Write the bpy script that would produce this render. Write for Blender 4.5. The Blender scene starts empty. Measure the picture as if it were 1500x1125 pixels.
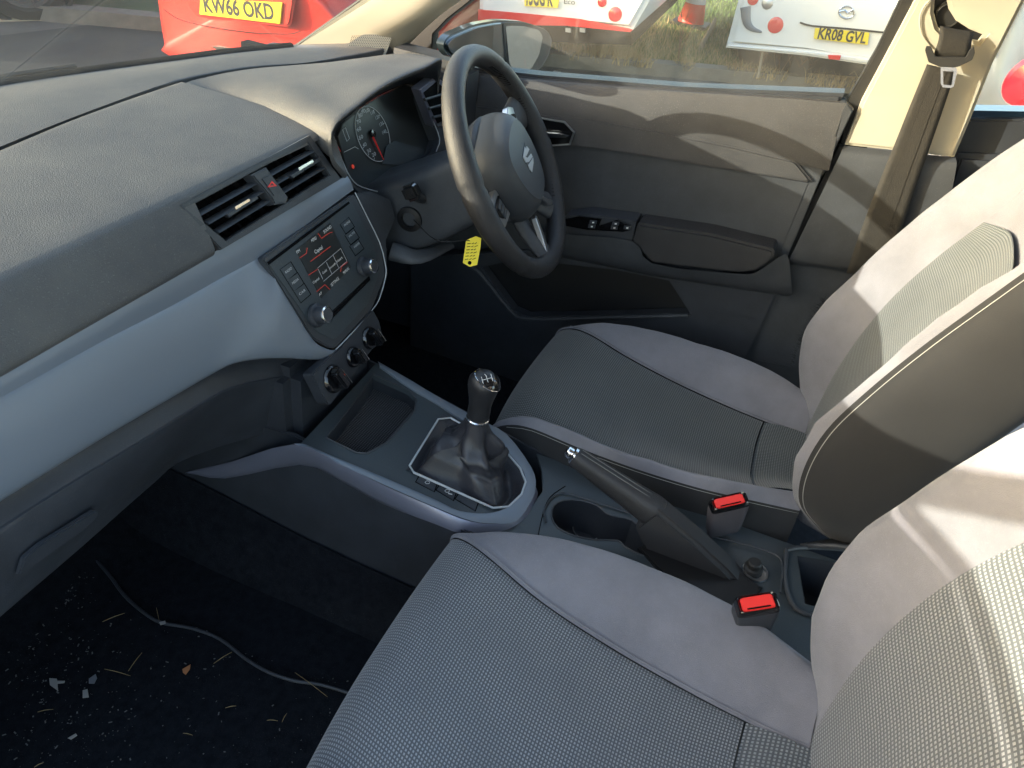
import bpy, bmesh, math, random
from mathutils import Vector as V, Matrix, geometry, noise
random.seed(7)
R = math.radians
scene = bpy.context.scene
C = scene.collection
# ------------------------------------------------------------------ camera
CAM = V((-.93, -.33, 1.229)); YAW, PITCH, ROLL = R(16.63), R(36.32), R(8.94); FOC = 1113.0
_f = V((math.cos(YAW)*math.cos(PITCH), math.sin(YAW)*math.cos(PITCH), -math.sin(PITCH)))
_r = _f.cross(V((0, 0, 1))).normalized(); _u = _r.cross(_f)
_rt = _r*math.cos(ROLL)+_u*math.sin(ROLL); _up = -_r*math.sin(ROLL)+_u*math.cos(ROLL)
cd = bpy.data.cameras.new('camera'); cam = bpy.data.objects.new('camera', cd); C.objects.link(cam)
cam.matrix_world = Matrix(((_rt.x, _up.x, -_f.x, CAM.x), (_rt.y, _up.y, -_f.y, CAM.y), (_rt.z, _up.z, -_f.z, CAM.z), (0, 0, 0, 1)))
cd.sensor_width = 36; cd.lens = FOC/1500*36; cd.clip_start = .02; cd.clip_end = 500
scene.camera = cam
# ------------------------------------------------------------------ light
SUN = V((-.52, .84, .175)).normalized()          # direction towards the sun
w = bpy.data.worlds.new('World'); scene.world = w; w.use_nodes = True
nt = w.node_tree; bg = nt.nodes['Background']; sky = nt.nodes.new('ShaderNodeTexSky')
sky.sky_type = 'NISHITA'; sky.sun_disc = False
sky.sun_elevation = math.asin(SUN.z); sky.sun_rotation = math.atan2(SUN.x, SUN.y)
sky.dust_density = 3.5
nt.links.new(sky.outputs[0], bg.inputs[0]); bg.inputs[1].default_value = .15
sl = bpy.data.lights.new('sun', 'SUN'); sl.energy = 2.0; sl.angle = R(.5); sl.color = (1, .90, .75)
so = bpy.data.objects.new('sun', sl); C.objects.link(so); so.rotation_euler = SUN.to_track_quat('Z', 'Y').to_euler()
vs = scene.view_settings; vs.view_transform = 'Standard'; vs.look = 'None'; vs.gamma = 1; vs.exposure = 3.05
vs.use_curve_mapping = False
scene.cycles.max_bounces = 8; scene.cycles.transparent_max_bounces = 12

# ------------------------------------------------------------------ un-projection on real planes
class Pl:
    def __init__(s, p, n): s.p = V(p); s.n = V(n).normalized()
    def at(s, x, y, off=0):
        d = _rt*((x-750)/FOC)+_up*((562.5-y)/FOC)+_f
        t = (s.n.dot(s.p)+off-s.n.dot(CAM))/s.n.dot(d)
        return CAM+d*t
def PX(v): return Pl((v, 0, 0), (-1, 0, 0))
def PY(v): return Pl((0, v, 0), (0, -1, 0))
def PZ(v): return Pl((0, 0, v), (0, 0, 1))
def pj(p):
    q = V(p)-CAM; z = q.dot(_f); return (750+FOC*q.dot(_rt)/z, 562.5-FOC*q.dot(_up)/z)

# ------------------------------------------------------------------ materials
M = {}
def mat(name, col, rough=.5, metal=0, bump=0, bscale=400, var=0, vscale=6, spec=.5, coat=0, sheen=0, vcol=None, emit=None, specks=0):
    m = bpy.data.materials.new(name); m.use_nodes = True; t = m.node_tree; N = t.nodes; L = t.links
    b = N['Principled BSDF']; b.inputs['Base Color'].default_value = (*col, 1)
    b.inputs['Roughness'].default_value = rough; b.inputs['Metallic'].default_value = metal
    b.inputs['Specular IOR Level'].default_value = spec; b.inputs['Coat Weight'].default_value = coat
    if coat: b.inputs['Coat Roughness'].default_value = .05
    b.inputs['Sheen Weight'].default_value = sheen
    tc = N.new('ShaderNodeTexCoord')
    if var:
        n = N.new('ShaderNodeTexNoise'); n.inputs['Scale'].default_value = vscale; n.inputs['Detail'].default_value = 7
        n.inputs['Roughness'].default_value = .65
        L.new(tc.outputs['Object'], n.inputs['Vector'])
        r = N.new('ShaderNodeMapRange'); r.inputs[1].default_value = .35; r.inputs[2].default_value = .7
        L.new(n.outputs[0], r.inputs[0]); x = N.new('ShaderNodeMix'); x.data_type = 'RGBA'
        x.inputs[6].default_value = (*col, 1); c2 = vcol or tuple(min(1, c*(1+var)) for c in col)
        x.inputs[7].default_value = (*c2, 1); L.new(r.outputs[0], x.inputs[0]); L.new(x.outputs[2], b.inputs['Base Color'])
    if specks:
        src = b.inputs['Base Color'].links[0].from_socket if b.inputs['Base Color'].links else None
        n = N.new('ShaderNodeTexNoise'); n.inputs['Scale'].default_value = 520; n.inputs['Detail'].default_value = 2
        n3 = N.new('ShaderNodeTexNoise'); n3.inputs['Scale'].default_value = 11; n3.inputs['Detail'].default_value = 4
        L.new(tc.outputs['Object'], n.inputs['Vector']); L.new(tc.outputs['Object'], n3.inputs['Vector'])
        r = N.new('ShaderNodeMapRange'); r.inputs[1].default_value = .60; r.inputs[2].default_value = .72; L.new(n.outputs[0], r.inputs[0])
        r3 = N.new('ShaderNodeMapRange'); r3.inputs[1].default_value = .4; r3.inputs[2].default_value = .65; r3.inputs[3].default_value = .25; L.new(n3.outputs[0], r3.inputs[0])
        mu = N.new('ShaderNodeMath'); mu.operation = 'MULTIPLY'; L.new(r.outputs[0], mu.inputs[0]); L.new(r3.outputs[0], mu.inputs[1])
        m2_ = N.new('ShaderNodeMath'); m2_.operation = 'MULTIPLY'; L.new(mu.outputs[0], m2_.inputs[0]); m2_.inputs[1].default_value = specks
        x2 = N.new('ShaderNodeMix'); x2.data_type = 'RGBA'; x2.inputs[6].default_value = (*col, 1)
        if src: L.new(src, x2.inputs[6])
        x2.inputs[7].default_value = (.55, .53, .50, 1); L.new(m2_.outputs[0], x2.inputs[0]); L.new(x2.outputs[2], b.inputs['Base Color'])
    if bump:
        n = N.new('ShaderNodeTexNoise'); n.inputs['Scale'].default_value = bscale; n.inputs['Detail'].default_value = 3
        L.new(tc.outputs['Object'], n.inputs['Vector'])
        bp = N.new('ShaderNodeBump'); bp.inputs['Strength'].default_value = bump; bp.inputs['Distance'].default_value = .001
        L.new(n.outputs[0], bp.inputs['Height']); L.new(bp.outputs[0], b.inputs['Normal'])
    if emit:
        b.inputs['Emission Color'].default_value = (*emit[:3], 1); b.inputs['Emission Strength'].default_value = emit[3]
    M[name] = m; return m
mat('dash', (.066, .067, .071), .62, specks=.13, bump=1.1, bscale=700, var=1, vscale=5, vcol=(.108, .105, .10), spec=.45)
mat('plastic', (.032, .035, .040), .5, specks=.07, bump=.25, bscale=900, var=.6, vscale=9)
mat('plastic2', (.024, .027, .033), .45, specks=.04, bump=.2, bscale=900, var=.6, vscale=9)
mat('black', (.006, .006, .007), .5)
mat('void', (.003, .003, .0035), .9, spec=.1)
mat('gloss', (.006, .006, .007), .12, coat=.6)
mat('screen', (.020, .023, .024), .32)
mat('silver', (.175, .203, .24), .42, metal=.3, bump=.06, bscale=1500)
mat('silver_rail', (.19, .20, .26), .36, metal=.35, bump=.05, bscale=1500)
mat('chrome', (.75, .76, .78), .15, metal=1)
mat('satin', (.55, .56, .58), .3, metal=1)
mat('lilac', (.152, .152, .172), .95, bump=.8, bscale=1100, var=.38, vscale=7, specks=.12, spec=.15, sheen=.25)
mat('sidecloth', (.024, .024, .025), .85, bump=.5, bscale=1400, var=.3, vscale=4, spec=.2, sheen=.1)
mat('cream', (.38, .355, .285), .7, bump=.2, bscale=900, var=.06, vscale=4)
mat('leather', (.018, .018, .020), .45, bump=.9, bscale=700, var=.4, vscale=20)
mat('airbag', (.042, .047, .054), .5, bump=.3, bscale=1200)
mat('carpet', (.004, .005, .0075), .95, bump=1, bscale=450, var=1, vscale=60, specks=.035, vcol=(.010, .012, .016), spec=.1)
mat('red', (.75, .035, .03), .35)
mat('redlit', (.45, .035, .02), .4, emit=(1, .08, .04, .04))
mat('white', (.78, .77, .74), .5)
mat('print', (.55, .56, .57), .5)
mat('stitchgrey', (.16, .16, .155), .8)
mat('stitch', (.30, .295, .28), .8)
mat('glintpaint', (.50, .53, .55), .3, metal=.3)  # pale paint stands in for chrome reflections the dark cabin would dull
mat('bucklecloth', (.05, .045, .052), .9, bump=.6, bscale=1200)
mat('knobleather', (.020, .020, .022), .38, bump=.3, bscale=900)
mat('tag', (.85, .68, .03), .5)
mat('webbing', (.020, .018, .015), .8, bump=.8, bscale=500, var=.4, vscale=60)
mat('rubber', (.012, .012, .012), .6, bump=.2)
mat('headliner', (.45, .43, .40), .9)
mat('darkcar', (.02, .03, .035), .3, coat=.7)
mat('doortop', (.036, .036, .038), .65, specks=.1, bump=1.0, bscale=700, var=.5, vscale=6)  # dash plastic darkened on the door so wheel shadow arcs show less
mat('litcowl', (.34, .34, .31), .5)  # pale grey paints a lit, reflecting look onto black cowl plastic
mat('amber', (.5, .25, .05), .5)
def weave(name, c1, c2, p=.0052, q=.0046, rough=.8, dist=.0012, fade=.0):
    m = mat(name, c1, rough, sheen=.3, spec=.2); t = m.node_tree; N = t.nodes; L = t.links; b = N['Principled BSDF']
    uv = N.new('ShaderNodeUVMap'); sp = N.new('ShaderNodeSeparateXYZ'); L.new(uv.outputs[0], sp.inputs[0])
    def mt(op, a, bb=None):
        n = N.new('ShaderNodeMath'); n.operation = op
        for i, x in enumerate((a, bb)):
            if x is None: continue
            if isinstance(x, (int, float)): n.inputs[i].default_value = x
            else: L.new(x, n.inputs[i])
        return n.outputs[0]
    def ramp(x, lo, hi):
        n = N.new('ShaderNodeMapRange'); n.interpolation_type = 'SMOOTHSTEP'; L.new(x, n.inputs[0])
        n.inputs[1].default_value = lo; n.inputs[2].default_value = hi; return n.outputs[0]
    nz = N.new('ShaderNodeTexNoise'); nz.inputs['Scale'].default_value = 25; L.new(uv.outputs[0], nz.inputs[0])
    wob = mt('MULTIPLY', mt('SUBTRACT', nz.outputs[0], .5), .9)
    s1 = mt('SINE', mt('ADD', mt('MULTIPLY', sp.outputs[0], 2*math.pi/p), wob))
    s2 = mt('SINE', mt('ADD', mt('MULTIPLY', sp.outputs[1], 2*math.pi/q), wob))
    mask = mt('MULTIPLY', ramp(s1, -.75, .35), ramp(s2, -.5, .6))
    n2 = N.new('ShaderNodeTexNoise'); n2.inputs['Scale'].default_value = 9; n2.inputs['Detail'].default_value = 5
    L.new(uv.outputs[0], n2.inputs[0]); amt = mt('MULTIPLY', mask, ramp(n2.outputs[0], .1, .75))
    amt2 = mt('ADD', mt('MULTIPLY', mask, .55), mt('MULTIPLY', amt, .45))
    x = N.new('ShaderNodeMix'); x.data_type = 'RGBA'; x.inputs[6].default_value = (*c1, 1); x.inputs[7].default_value = (*c2, 1)
    L.new(amt2, x.inputs[0]); L.new(x.outputs[2], b.inputs['Base Color'])
    bp = N.new('ShaderNodeBump'); bp.inputs['Strength'].default_value = .8; bp.inputs['Distance'].default_value = dist
    L.new(mask, bp.inputs['Height']); L.new(bp.outputs[0], b.inputs['Normal'])
    return m
weave('weave', (.085, .094, .105), (.31, .322, .338), p=.0050, q=.0044)
weave('weave_dimmed', (.045, .054, .058), (.17, .187, .19), p=.0046, q=.0042)  # same seat cloth darkened, since it shows less sheen than the passenger's
weave('weave_rear', (.085, .093, .10), (.28, .292, .30), q=.0060)
weave('tray_rubber', (.010, .011, .013), (.05, .052, .06), p=.004, q=.004, dist=.001)
def glass(name, tint, gl=.0, haze=0):
    m = bpy.data.materials.new(name); m.use_nodes = True; t = m.node_tree; N = t.nodes; L = t.links
    N.remove(N['Principled BSDF']); o = N['Material Output']
    tr = N.new('ShaderNodeBsdfTransparent'); tr.inputs[0].default_value = (*tint, 1)
    g = N.new('ShaderNodeBsdfGlossy'); g.inputs['Roughness'].default_value = .02
    fr = N.new('ShaderNodeFresnel'); fr.inputs[0].default_value = 1.45
    mx = N.new('ShaderNodeMixShader'); L.new(fr.outputs[0], mx.inputs[0]); L.new(tr.outputs[0], mx.inputs[1]); L.new(g.outputs[0], mx.inputs[2])
    last = mx
    if haze:
        d = N.new('ShaderNodeBsdfDiffuse'); d.inputs[0].default_value = (.8, .78, .72, 1)  # pale diffuse layer paints veiling glare together with glass dirt
        n = N.new('ShaderNodeTexNoise'); n.inputs['Scale'].default_value = 14; n.inputs['Detail'].default_value = 8
        tc = N.new('ShaderNodeTexCoord'); L.new(tc.outputs['Object'], n.inputs[0])
        r = N.new('ShaderNodeMapRange'); L.new(n.outputs[0], r.inputs[0]); r.inputs[1].default_value = .3; r.inputs[2].default_value = .8
        r.inputs[3].default_value = haze*.5; r.inputs[4].default_value = haze*1.6
        m2 = N.new('ShaderNodeMixShader'); L.new(r.outputs[0], m2.inputs[0]); L.new(mx.outputs[0], m2.inputs[1]); L.new(d.outputs[0], m2.inputs[2]); last = m2
    L.new(last.outputs[0], o.inputs[0]); M[name] = m
glass('windscreen', (.68, .72, .70), haze=.15)
glass('window', (.88, .91, .89), haze=.04)
mat('mirror', (.42, .50, .60), .02, metal=1)
mat('bodyblue', (.02, .05, .10), .3, coat=.8, metal=.3)

# ------------------------------------------------------------------ object helpers
WL = {}
def thing(name, label, cat, loc, group=None):
    o = bpy.data.objects.new(name, None); C.objects.link(o); o.location = loc; o.empty_display_size = .05
    o['label'] = label; o['category'] = cat
    if group: o['group'] = group
    WL[o.name] = V(loc); return o
def tag(o, label, cat, group=None, kind=None):
    if kind: o['kind'] = kind
    if label: o['label'] = label
    if cat: o['category'] = cat
    if group: o['group'] = group
    return o
def mesh(name, vs_, fs, m, parent=None, smooth=True, uv=None, ang=35):
    me = bpy.data.meshes.new(name); me.from_pydata([tuple(v) for v in vs_], [], fs); me.update()
    return fin(name, me, m, parent, smooth, uv, ang)
def fin(name, me, m, parent, smooth=True, uv=None, ang=35):
    me.materials.append(M[m])
    if smooth:
        me.shade_smooth(); me.set_sharp_from_angle(angle=R(ang))
    if uv:
        l = me.uv_layers.new(name='UVMap')
        for i, lp in enumerate(me.loops): l.data[i].uv = uv[lp.vertex_index]
    o = bpy.data.objects.new(name, me); C.objects.link(o)
    if parent:
        o.parent = parent
        if parent.name in WL: o.matrix_parent_inverse = Matrix.Translation(-WL[parent.name])
    return o
def cr(p, k, closed=False):
    """Catmull-Rom densify a list of vectors."""
    out = []; n = len(p); p = [V(q) for q in p]
    rng = range(n if closed else n-1)
    for i in rng:
        a = p[(i-1) % n] if (closed or i > 0) else p[0]*2-p[1]
        b = p[i]; c = p[(i+1) % n]; d = p[(i+2) % n] if (closed or i < n-2) else p[n-1]*2-p[n-2]
        for j in range(k):
            t = j/k; out.append(.5*((2*b)+(c-a)*t+(2*a-5*b+4*c-d)*t*t+(3*b-a-3*c+d)*t**3))
    if not closed: out.append(p[-1])
    return out
def grid(name, rows, m, parent, k=4, kc=None, thick=0, fn=None, uvoff=(0, 0), closed=False, ang=50):
    """rows[i][j] of 3D points -> smooth dense surface; fn(s,t,point)->point."""
    kc = kc or k
    if k > 1 or kc > 1:
        a = [cr(r, kc, closed) for r in rows]
        cols = [cr([a[i][j] for i in range(len(a))], k) for j in range(len(a[0]))]
        G = [[cols[j][i] for j in range(len(cols))] for i in range(len(cols[0]))]
    else: G = [[V(p) for p in r] for r in rows]
    nr, nc = len(G), len(G[0])
    mi, mj = nr//2, nc//2
    us = [0]*nc; vt = [0]*nr
    for j in range(1, nc): us[j] = us[j-1]+(G[mi][j]-G[mi][j-1]).length
    for i in range(1, nr): vt[i] = vt[i-1]+(G[i][mj]-G[i-1][mj]).length
    vs_ = []; uv = []
    for i in range(nr):
        for j in range(nc):
            p = G[i][j]
            if fn: p = fn(j/(nc-1), i/(nr-1), p)
            vs_.append(p)
            # width-true u so that the weave keeps its size
            if j == 0: acc = 0
            else: acc += (G[i][j]-G[i][j-1]).length
            uv.append((acc, vt[i]+uvoff[1]))
        if uvoff[0] == 'c':
            for j in range(nc): uv[i*nc+j] = (uv[i*nc+j][0]-acc/2, uv[i*nc+j][1])
    w_ = nc if closed else nc-1
    fs = [(i*nc+j, i*nc+(j+1) % nc, (i+1)*nc+(j+1) % nc, (i+1)*nc+j) for i in range(nr-1) for j in range(w_)]
    o = mesh(name, vs_, fs, m, parent, True, uv, ang)
    if thick:
        md = o.modifiers.new('thickness', 'SOLIDIFY'); md.thickness = thick; md.offset = 0
    return o
def rnd(pix, r, k=4):
    """round polygon corners (2D or 3D points)"""
    out = []; n = len(pix)
    for i in range(n):
        a, b, c = V(pix[i-1]), V(pix[i]), V(pix[(i+1) % n])
        d1 = min(r, (a-b).length*.45); d2 = min(r, (c-b).length*.45)
        p = b+(a-b).normalized()*d1; q = b+(c-b).normalized()*d2
        for j in range(k+1):
            t = j/k; out.append(p*(1-t)**2+b*2*t*(1-t)+q*t*t)
    return out
def plate3(name, pts, n, thick, m, parent, bev=.002, holes=None, seg=2, ang=35):
    """solid plate: front outline pts (3D, coplanar), extruded back along -n"""
    n = V(n).normalized(); pts = [V(p) for p in pts]; holes = [[V(p) for p in h] for h in (holes or [])]
    bm = bmesh.new(); loops = [pts]+holes
    area = V((0, 0, 0))
    for i in range(len(pts)): area += pts[i-1].cross(pts[i])
    if area.dot(n) < 0: pts.reverse()
    fv = [[bm.verts.new(p) for p in l] for l in loops]; bv = [[bm.verts.new(p-n*thick) for p in l] for l in loops]
    if holes:
        flat = [v for l in fv for v in l]; flatb = [v for l in bv for v in l]
        for t in geometry.tessellate_polygon(loops):
            bm.faces.new([flat[i] for i in t]); bm.faces.new([flatb[i] for i in reversed(t)])
    else:
        bm.faces.new(fv[0]); bm.faces.new(list(reversed(bv[0])))
    for f_, b_ in zip(fv, bv):
        for i in range(len(f_)):
            j = (i+1) % len(f_); bm.faces.new((f_[i], b_[i], b_[j], f_[j]))
    bmesh.ops.recalc_face_normals(bm, faces=bm.faces)
    if bev:
        es = [e for e in bm.edges if len(e.link_faces) == 2 and e.calc_face_angle(0) > R(40)
              and (e.verts[0] in sum(fv, []) and e.verts[1] in sum(fv, []))]
        bmesh.ops.bevel(bm, geom=es, offset=bev, segments=seg, affect='EDGES', clamp_overlap=True)
    me = bpy.data.meshes.new(name); bm.to_mesh(me); bm.free()
    return fin(name, me, m, parent, True, None, ang)
def plate(name, pl, pix, thick, m, parent, off=0, bev=.0015, holes=None, r=0, seg=2, smooth=0):
    def prep(q):
        q = [V((x, y, 0)) for x, y in q]
        if smooth: q = cr(q, smooth, True)
        elif r: q = rnd(q, r)
        return [pl.at(p.x, p.y, off) for p in q]
    return plate3(name, prep(pix), pl.n, thick, m, parent, bev, [prep(h) for h in (holes or [])], seg)
def tube(name, path, r, m, parent=None, k=1, sides=8, closed=False, flat=1.0, up=None):
    """tube along path; r number or list; flat squashes along local second axis"""
    P = cr(path, k, closed) if k > 1 else [V(p) for p in path]
    n = len(P); vs_ = []; fs = []
    rr = [r]*n if not isinstance(r, (list, tuple)) else [r[0]+(0)]*n
    if isinstance(r, (list, tuple)):
        for i in range(n):
            t = i/(n-1)*(len(r)-1); a = int(min(t, len(r)-2)); rr[i] = r[a]+(r[a+1]-r[a])*(t-a)
    prev = up and V(up)
    for i in range(n):
        d = (P[(i+1) % n]-P[i-1]) if closed else (P[min(i+1, n-1)]-P[max(i-1, 0)])
        d.normalize()
        if prev is None: prev = d.orthogonal()
        a = (prev-d*prev.dot(d)).normalized()
        if not up: prev = a
        b = d.cross(a)
        for s in range(sides):
            th = 2*math.pi*s/sides; vs_.append(P[i]+a*math.cos(th)*rr[i]+b*math.sin(th)*rr[i]*flat)
    for i in range(n if closed else n-1):
        for s in range(sides):
            i2 = (i+1) % n
            fs.append((i*sides+s, i*sides+(s+1) % sides, i2*sides+(s+1) % sides, i2*sides+s))
    if not closed:
        fs.append(tuple(reversed(range(sides)))); fs.append(tuple((n-1)*sides+s for s in range(sides)))
    return mesh(name, vs_, fs, m, parent)
def lathe(name, base, axis, prof, m, parent=None, sides=32, sq=1.0, xd=None, ang=35):
    """prof = [(radius, height)...] about axis from base"""
    ax = V(axis).normalized(); a = V(xd) if xd else ax.orthogonal(); a = (a-ax*a.dot(ax)).normalized(); b = ax.cross(a)
    vs_ = []; fs = []; base = V(base)
    for r_, h in prof:
        for s in range(sides):
            th = 2*math.pi*s/sides; vs_.append(base+ax*h+a*math.cos(th)*r_+b*math.sin(th)*r_*sq)
    for i in range(len(prof)-1):
        for s in range(sides): fs.append((i*sides+s, i*sides+(s+1) % sides, (i+1)*sides+(s+1) % sides, (i+1)*sides+s))
    if prof[0][0] > 0: fs.append(tuple(reversed(range(sides))))
    if prof[-1][0] > 0: fs.append(tuple((len(prof)-1)*sides+s for s in range(sides)))
    return mesh(name, vs_, fs, m, parent, ang=ang)
def box(name, c, s, m, parent=None, bev=.003, axes=None, seg=2):
    c = V(c); X, Y, Z = axes or (V((1, 0, 0)), V((0, 1, 0)), V((0, 0, 1)))
    bm = bmesh.new(); bmesh.ops.create_cube(bm, size=1)
    for v in bm.verts: v.co = c+X*v.co.x*s[0]+Y*v.co.y*s[1]+Z*v.co.z*s[2]
    bmesh.ops.recalc_face_normals(bm, faces=bm.faces)
    if bev: bmesh.ops.bevel(bm, geom=bm.edges[:], offset=bev, segments=seg, affect='EDGES', clamp_overlap=True)
    me = bpy.data.meshes.new(name); bm.to_mesh(me); bm.free(); return fin(name, me, m, parent)
def text(name, body, pl, a, b, h, m, parent, off=.0006, ext=.0003, center=False, bold=0, sx=1.0):
    """lettering on plane pl: baseline from pixel a towards pixel b, letter height h metres; fits width a-b if h is None"""
    A = pl.at(*a, off); B = pl.at(*b, off); x = (B-A).normalized(); y = pl.n.cross(x).normalized()
    cu = bpy.data.curves.new(name, 'FONT'); cu.body = body; cu.extrude = 0; cu.offset = bold; cu.resolution_u = 3
    to = bpy.data.objects.new('t', cu); C.objects.link(to); dg = bpy.context.evaluated_depsgraph_get()
    me = bpy.data.meshes.new_from_object(to.evaluated_get(dg)); bpy.data.objects.remove(to); bpy.data.curves.remove(cu)
    xs = [v.co.x for v in me.vertices]; ys = [v.co.y for v in me.vertices]
    if not xs: return None
    W_, H_ = max(xs)-min(xs), .70
    s_x = (B-A).length/W_; s_y = (h/H_) if h else s_x
    if h and sx is None: s_x = s_y
    for v in me.vertices:
        v.co = A+x*((v.co.x-min(xs))*s_x)+y*(v.co.y*s_y)+pl.n*v.co.z
    me.update(); o = fin(name, me, m, parent, False)
    return o

# ================================================================== FLOOR / SHELL
def ring_pts(c, a, b, r, n=32, sq=1): return [V(c)+V(a)*math.cos(2*math.pi*i/n)*r+V(b)*math.sin(2*math.pi*i/n)*r*sq for i in range(n)]
fl = grid('floor', [[(x, y, z+.004*noise.noise(V((x*9, y*9, 0)))) for x in (-1.0+.1*i for i in range(19))]
      for y, z in ((-1.6, -.02), (-.6, -.02), (-.2, -.01), (.1, 0), (.45, 0), (.62, .01), (.72, .06), (.82, .2), (.9, .4), (.92, .62))], 'carpet', None, 3)
tag(fl, None, None, kind='structure')
shell = thing('cabin_shell', 'cabin shell around the seats with cream pillar trims on both ends of the door', 'cabin shell', (0, -.3, -.1))
box('roof', (0, -.95, 1.27), (1.42, 2.0, .05), 'headliner', shell, .02)
box('bulkhead', (0, .98, .27), (1.6, .04, .72), 'void', shell, .0)

# ================================================================== DASHBOARD
dash = thing('dashboard', 'wide grey car dashboard with satin silver panel, vents and centre screen', 'dashboard', (0, .5, .3))
ZG = .792
gpx = [PZ(ZG).at(x, y) for x, y in ((0, 218), (90, 180), (180, 147), (260, 120), (330, 104), (400, 95), (455, 93))]
gl = [(-.95, .54), (-.75, .565), (-.5, .60)]+[(p.x, p.y) for p in gpx]+[(.60, .54)]
def lerp_tab(tab, x):
    if x <= tab[0][0]: return tab[0][1]
    for (a, b), (c, d) in zip(tab, tab[1:]):
        if x <= c: return b+(d-b)*(x-a)/(c-a)
    return tab[-1][1]
gl = sorted(gl)
yg = lambda x: lerp_tab(gl, x)
def prof(x):
    g = yg(x); g0 = .385
    return [(x, .352, .694), (x, .344, .700), (x, .3405, .7085), (x, .344, .722), (x, .356, .752), (x, .367, .7755), (x, .382, .785),
            (x, g0+(g-g0)*.35, .789), (x, g0+(g-g0)*.7, .7915), (x, g-.012, ZG), (x, g-.002, ZG-.003), (x, g, ZG-.02)]
XL = -.185; XR = .150
xs = [-.95, -.8, -.65, -.5, -.4, -.3, -.24, XL]
grid('top_pad', [[prof(x)[i] for x in xs] for i in range(12)], 'dash', dash, 3, 3)
xs2 = [XL, -.1, 0, .08, XR]
grid('top_pad', [[prof(x)[i] for x in xs2] for i in range(5, 12)], 'dash', dash, 3, 3)
# windscreen-side strip beyond the groove
cw = [PZ(.775).at(x, y) for x, y in ((0, 128), (140, 107), (250, 92), (340, 80), (430, 71))]
cwl = sorted([(-.95, .92), (-.5, .92)]+[(p.x, p.y) for p in cw]+[(.8, .62)])
xf = [-.95, -.7, -.5, -.3, -.15, 0, .15, .3, .4, .5, .62, .72]
def strip(x):
    a = yg(x); b = lerp_tab(cwl, x); b = max(b, a+.06)
    return [(x, a+.009, ZG-.022), (x, a+.009, ZG-.004), (x, a+.016, ZG-.001), (x, a+(b-a)*.5, .790), (x, b-.004, .778), (x, b+.06, .765)]
grid('defrost_panel', [[strip(x)[i] for x in xf] for i in range(6)], 'dash', dash, 3, 3)
grid('groove_floor', [[(x, yg(x)-.02, ZG-.018) for x in xf], [(x, yg(x)+.03, ZG-.018) for x in xf]], 'black', dash, 1, 1)
tube('defrost_seam', [PZ(.7868).at(x, y) for x, y in ((-20, 156), (60, 140), (150, 122), (250, 103), (330, 88))], .0012, 'black', dash, 3, 6)
# vents --------------------------------------------------------
VEN = Pl((0, .3405, .7115), (0, -.926, .377))
vf = [(262, 300), (455, 198), (500, 262), (325, 366)]
def inset(q, d):
    c = V((sum(p[0] for p in q)/len(q), sum(p[1] for p in q)/len(q)))
    return [tuple(V(p)+(c-V(p)).normalized()*d) for p in q]
vh = [(273, 305), (451, 209), (483, 257), (332, 353)]
va = plate('air_vent', VEN, vf, .012, 'plastic', dash, .001, .0015, [vh])
va['label'] = 'paired centre air vents with chrome tabs'
plate('cavity', VEN, [(255, 290), (465, 190), (505, 262), (322, 368)], .004, 'void', va, -.045, 0)
plate('cavity_wall', VEN, [(262, 300), (455, 198), (500, 262), (325, 366)], .032, 'black', va, -.0115, 0, [vh])
def lerp2(a, b, t): return (a[0]+(b[0]-a[0])*t, a[1]+(b[1]-a[1])*t)
for q, t in enumerate((.22, .46, .72)):
    L0, L1 = lerp2(vh[0], vh[3], t), lerp2(vh[1], vh[2], t); dx = 0
    a = VEN.at(*L0, -.006); b = VEN.at(*L1, -.006)
    tube('slat', [a, b], .0078, 'plastic', va, 1, 8, flat=.25, up=(VEN.n*.9+V((0, 0, -.25))).normalized())
for (x, y) in ((355, 297), (448, 240)):
    t_ = plate('tab', VEN, [(x-23, y+17), (x-3, y+5), (x+22, y-11), (x+24, y-6), (x, y+9), (x-18, y+21)], .008, 'plastic2', va, .0035, .0008)
    plate('chrome_insert', VEN, [(x-11, y+6), (x+10, y-6), (x+12, y-3), (x-9, y+10)], .001, 'chrome', t_, .0045, .0003)
for k in range(9):
    if k == 4: continue
    p = lerp2(lerp2(vh[0], vh[1], (k+.5)/9), lerp2(vh[3], vh[2], (k+.5)/9), .5)
    u = lerp2(vh[0], vh[1], (k+.5)/9); d = lerp2(vh[3], vh[2], (k+.5)/9)
    tube('vane', [VEN.at(*u, -.022), VEN.at(*d, -.022)], .006, 'black', va, 1, 6, flat=.15, up=VEN.n)
hz = plate('hazard_button', VEN, [(369, 256), (391, 245), (423, 289), (420, 297), (403, 300), (399, 291)], .02, 'plastic', dash, .006, .002)
hb = plate('button_face', VEN, [(384, 262), (397, 255), (415, 280), (402, 287)], .004, 'plastic2', hz, .0075, .0006)
plate('triangle_mark', VEN, [(392, 274.5), (398.5, 265), (406, 272.5)], .0005, 'red', hb, .0081, 0, [[(395.3, 272.5), (398.3, 268), (402, 271.5)]])
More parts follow.
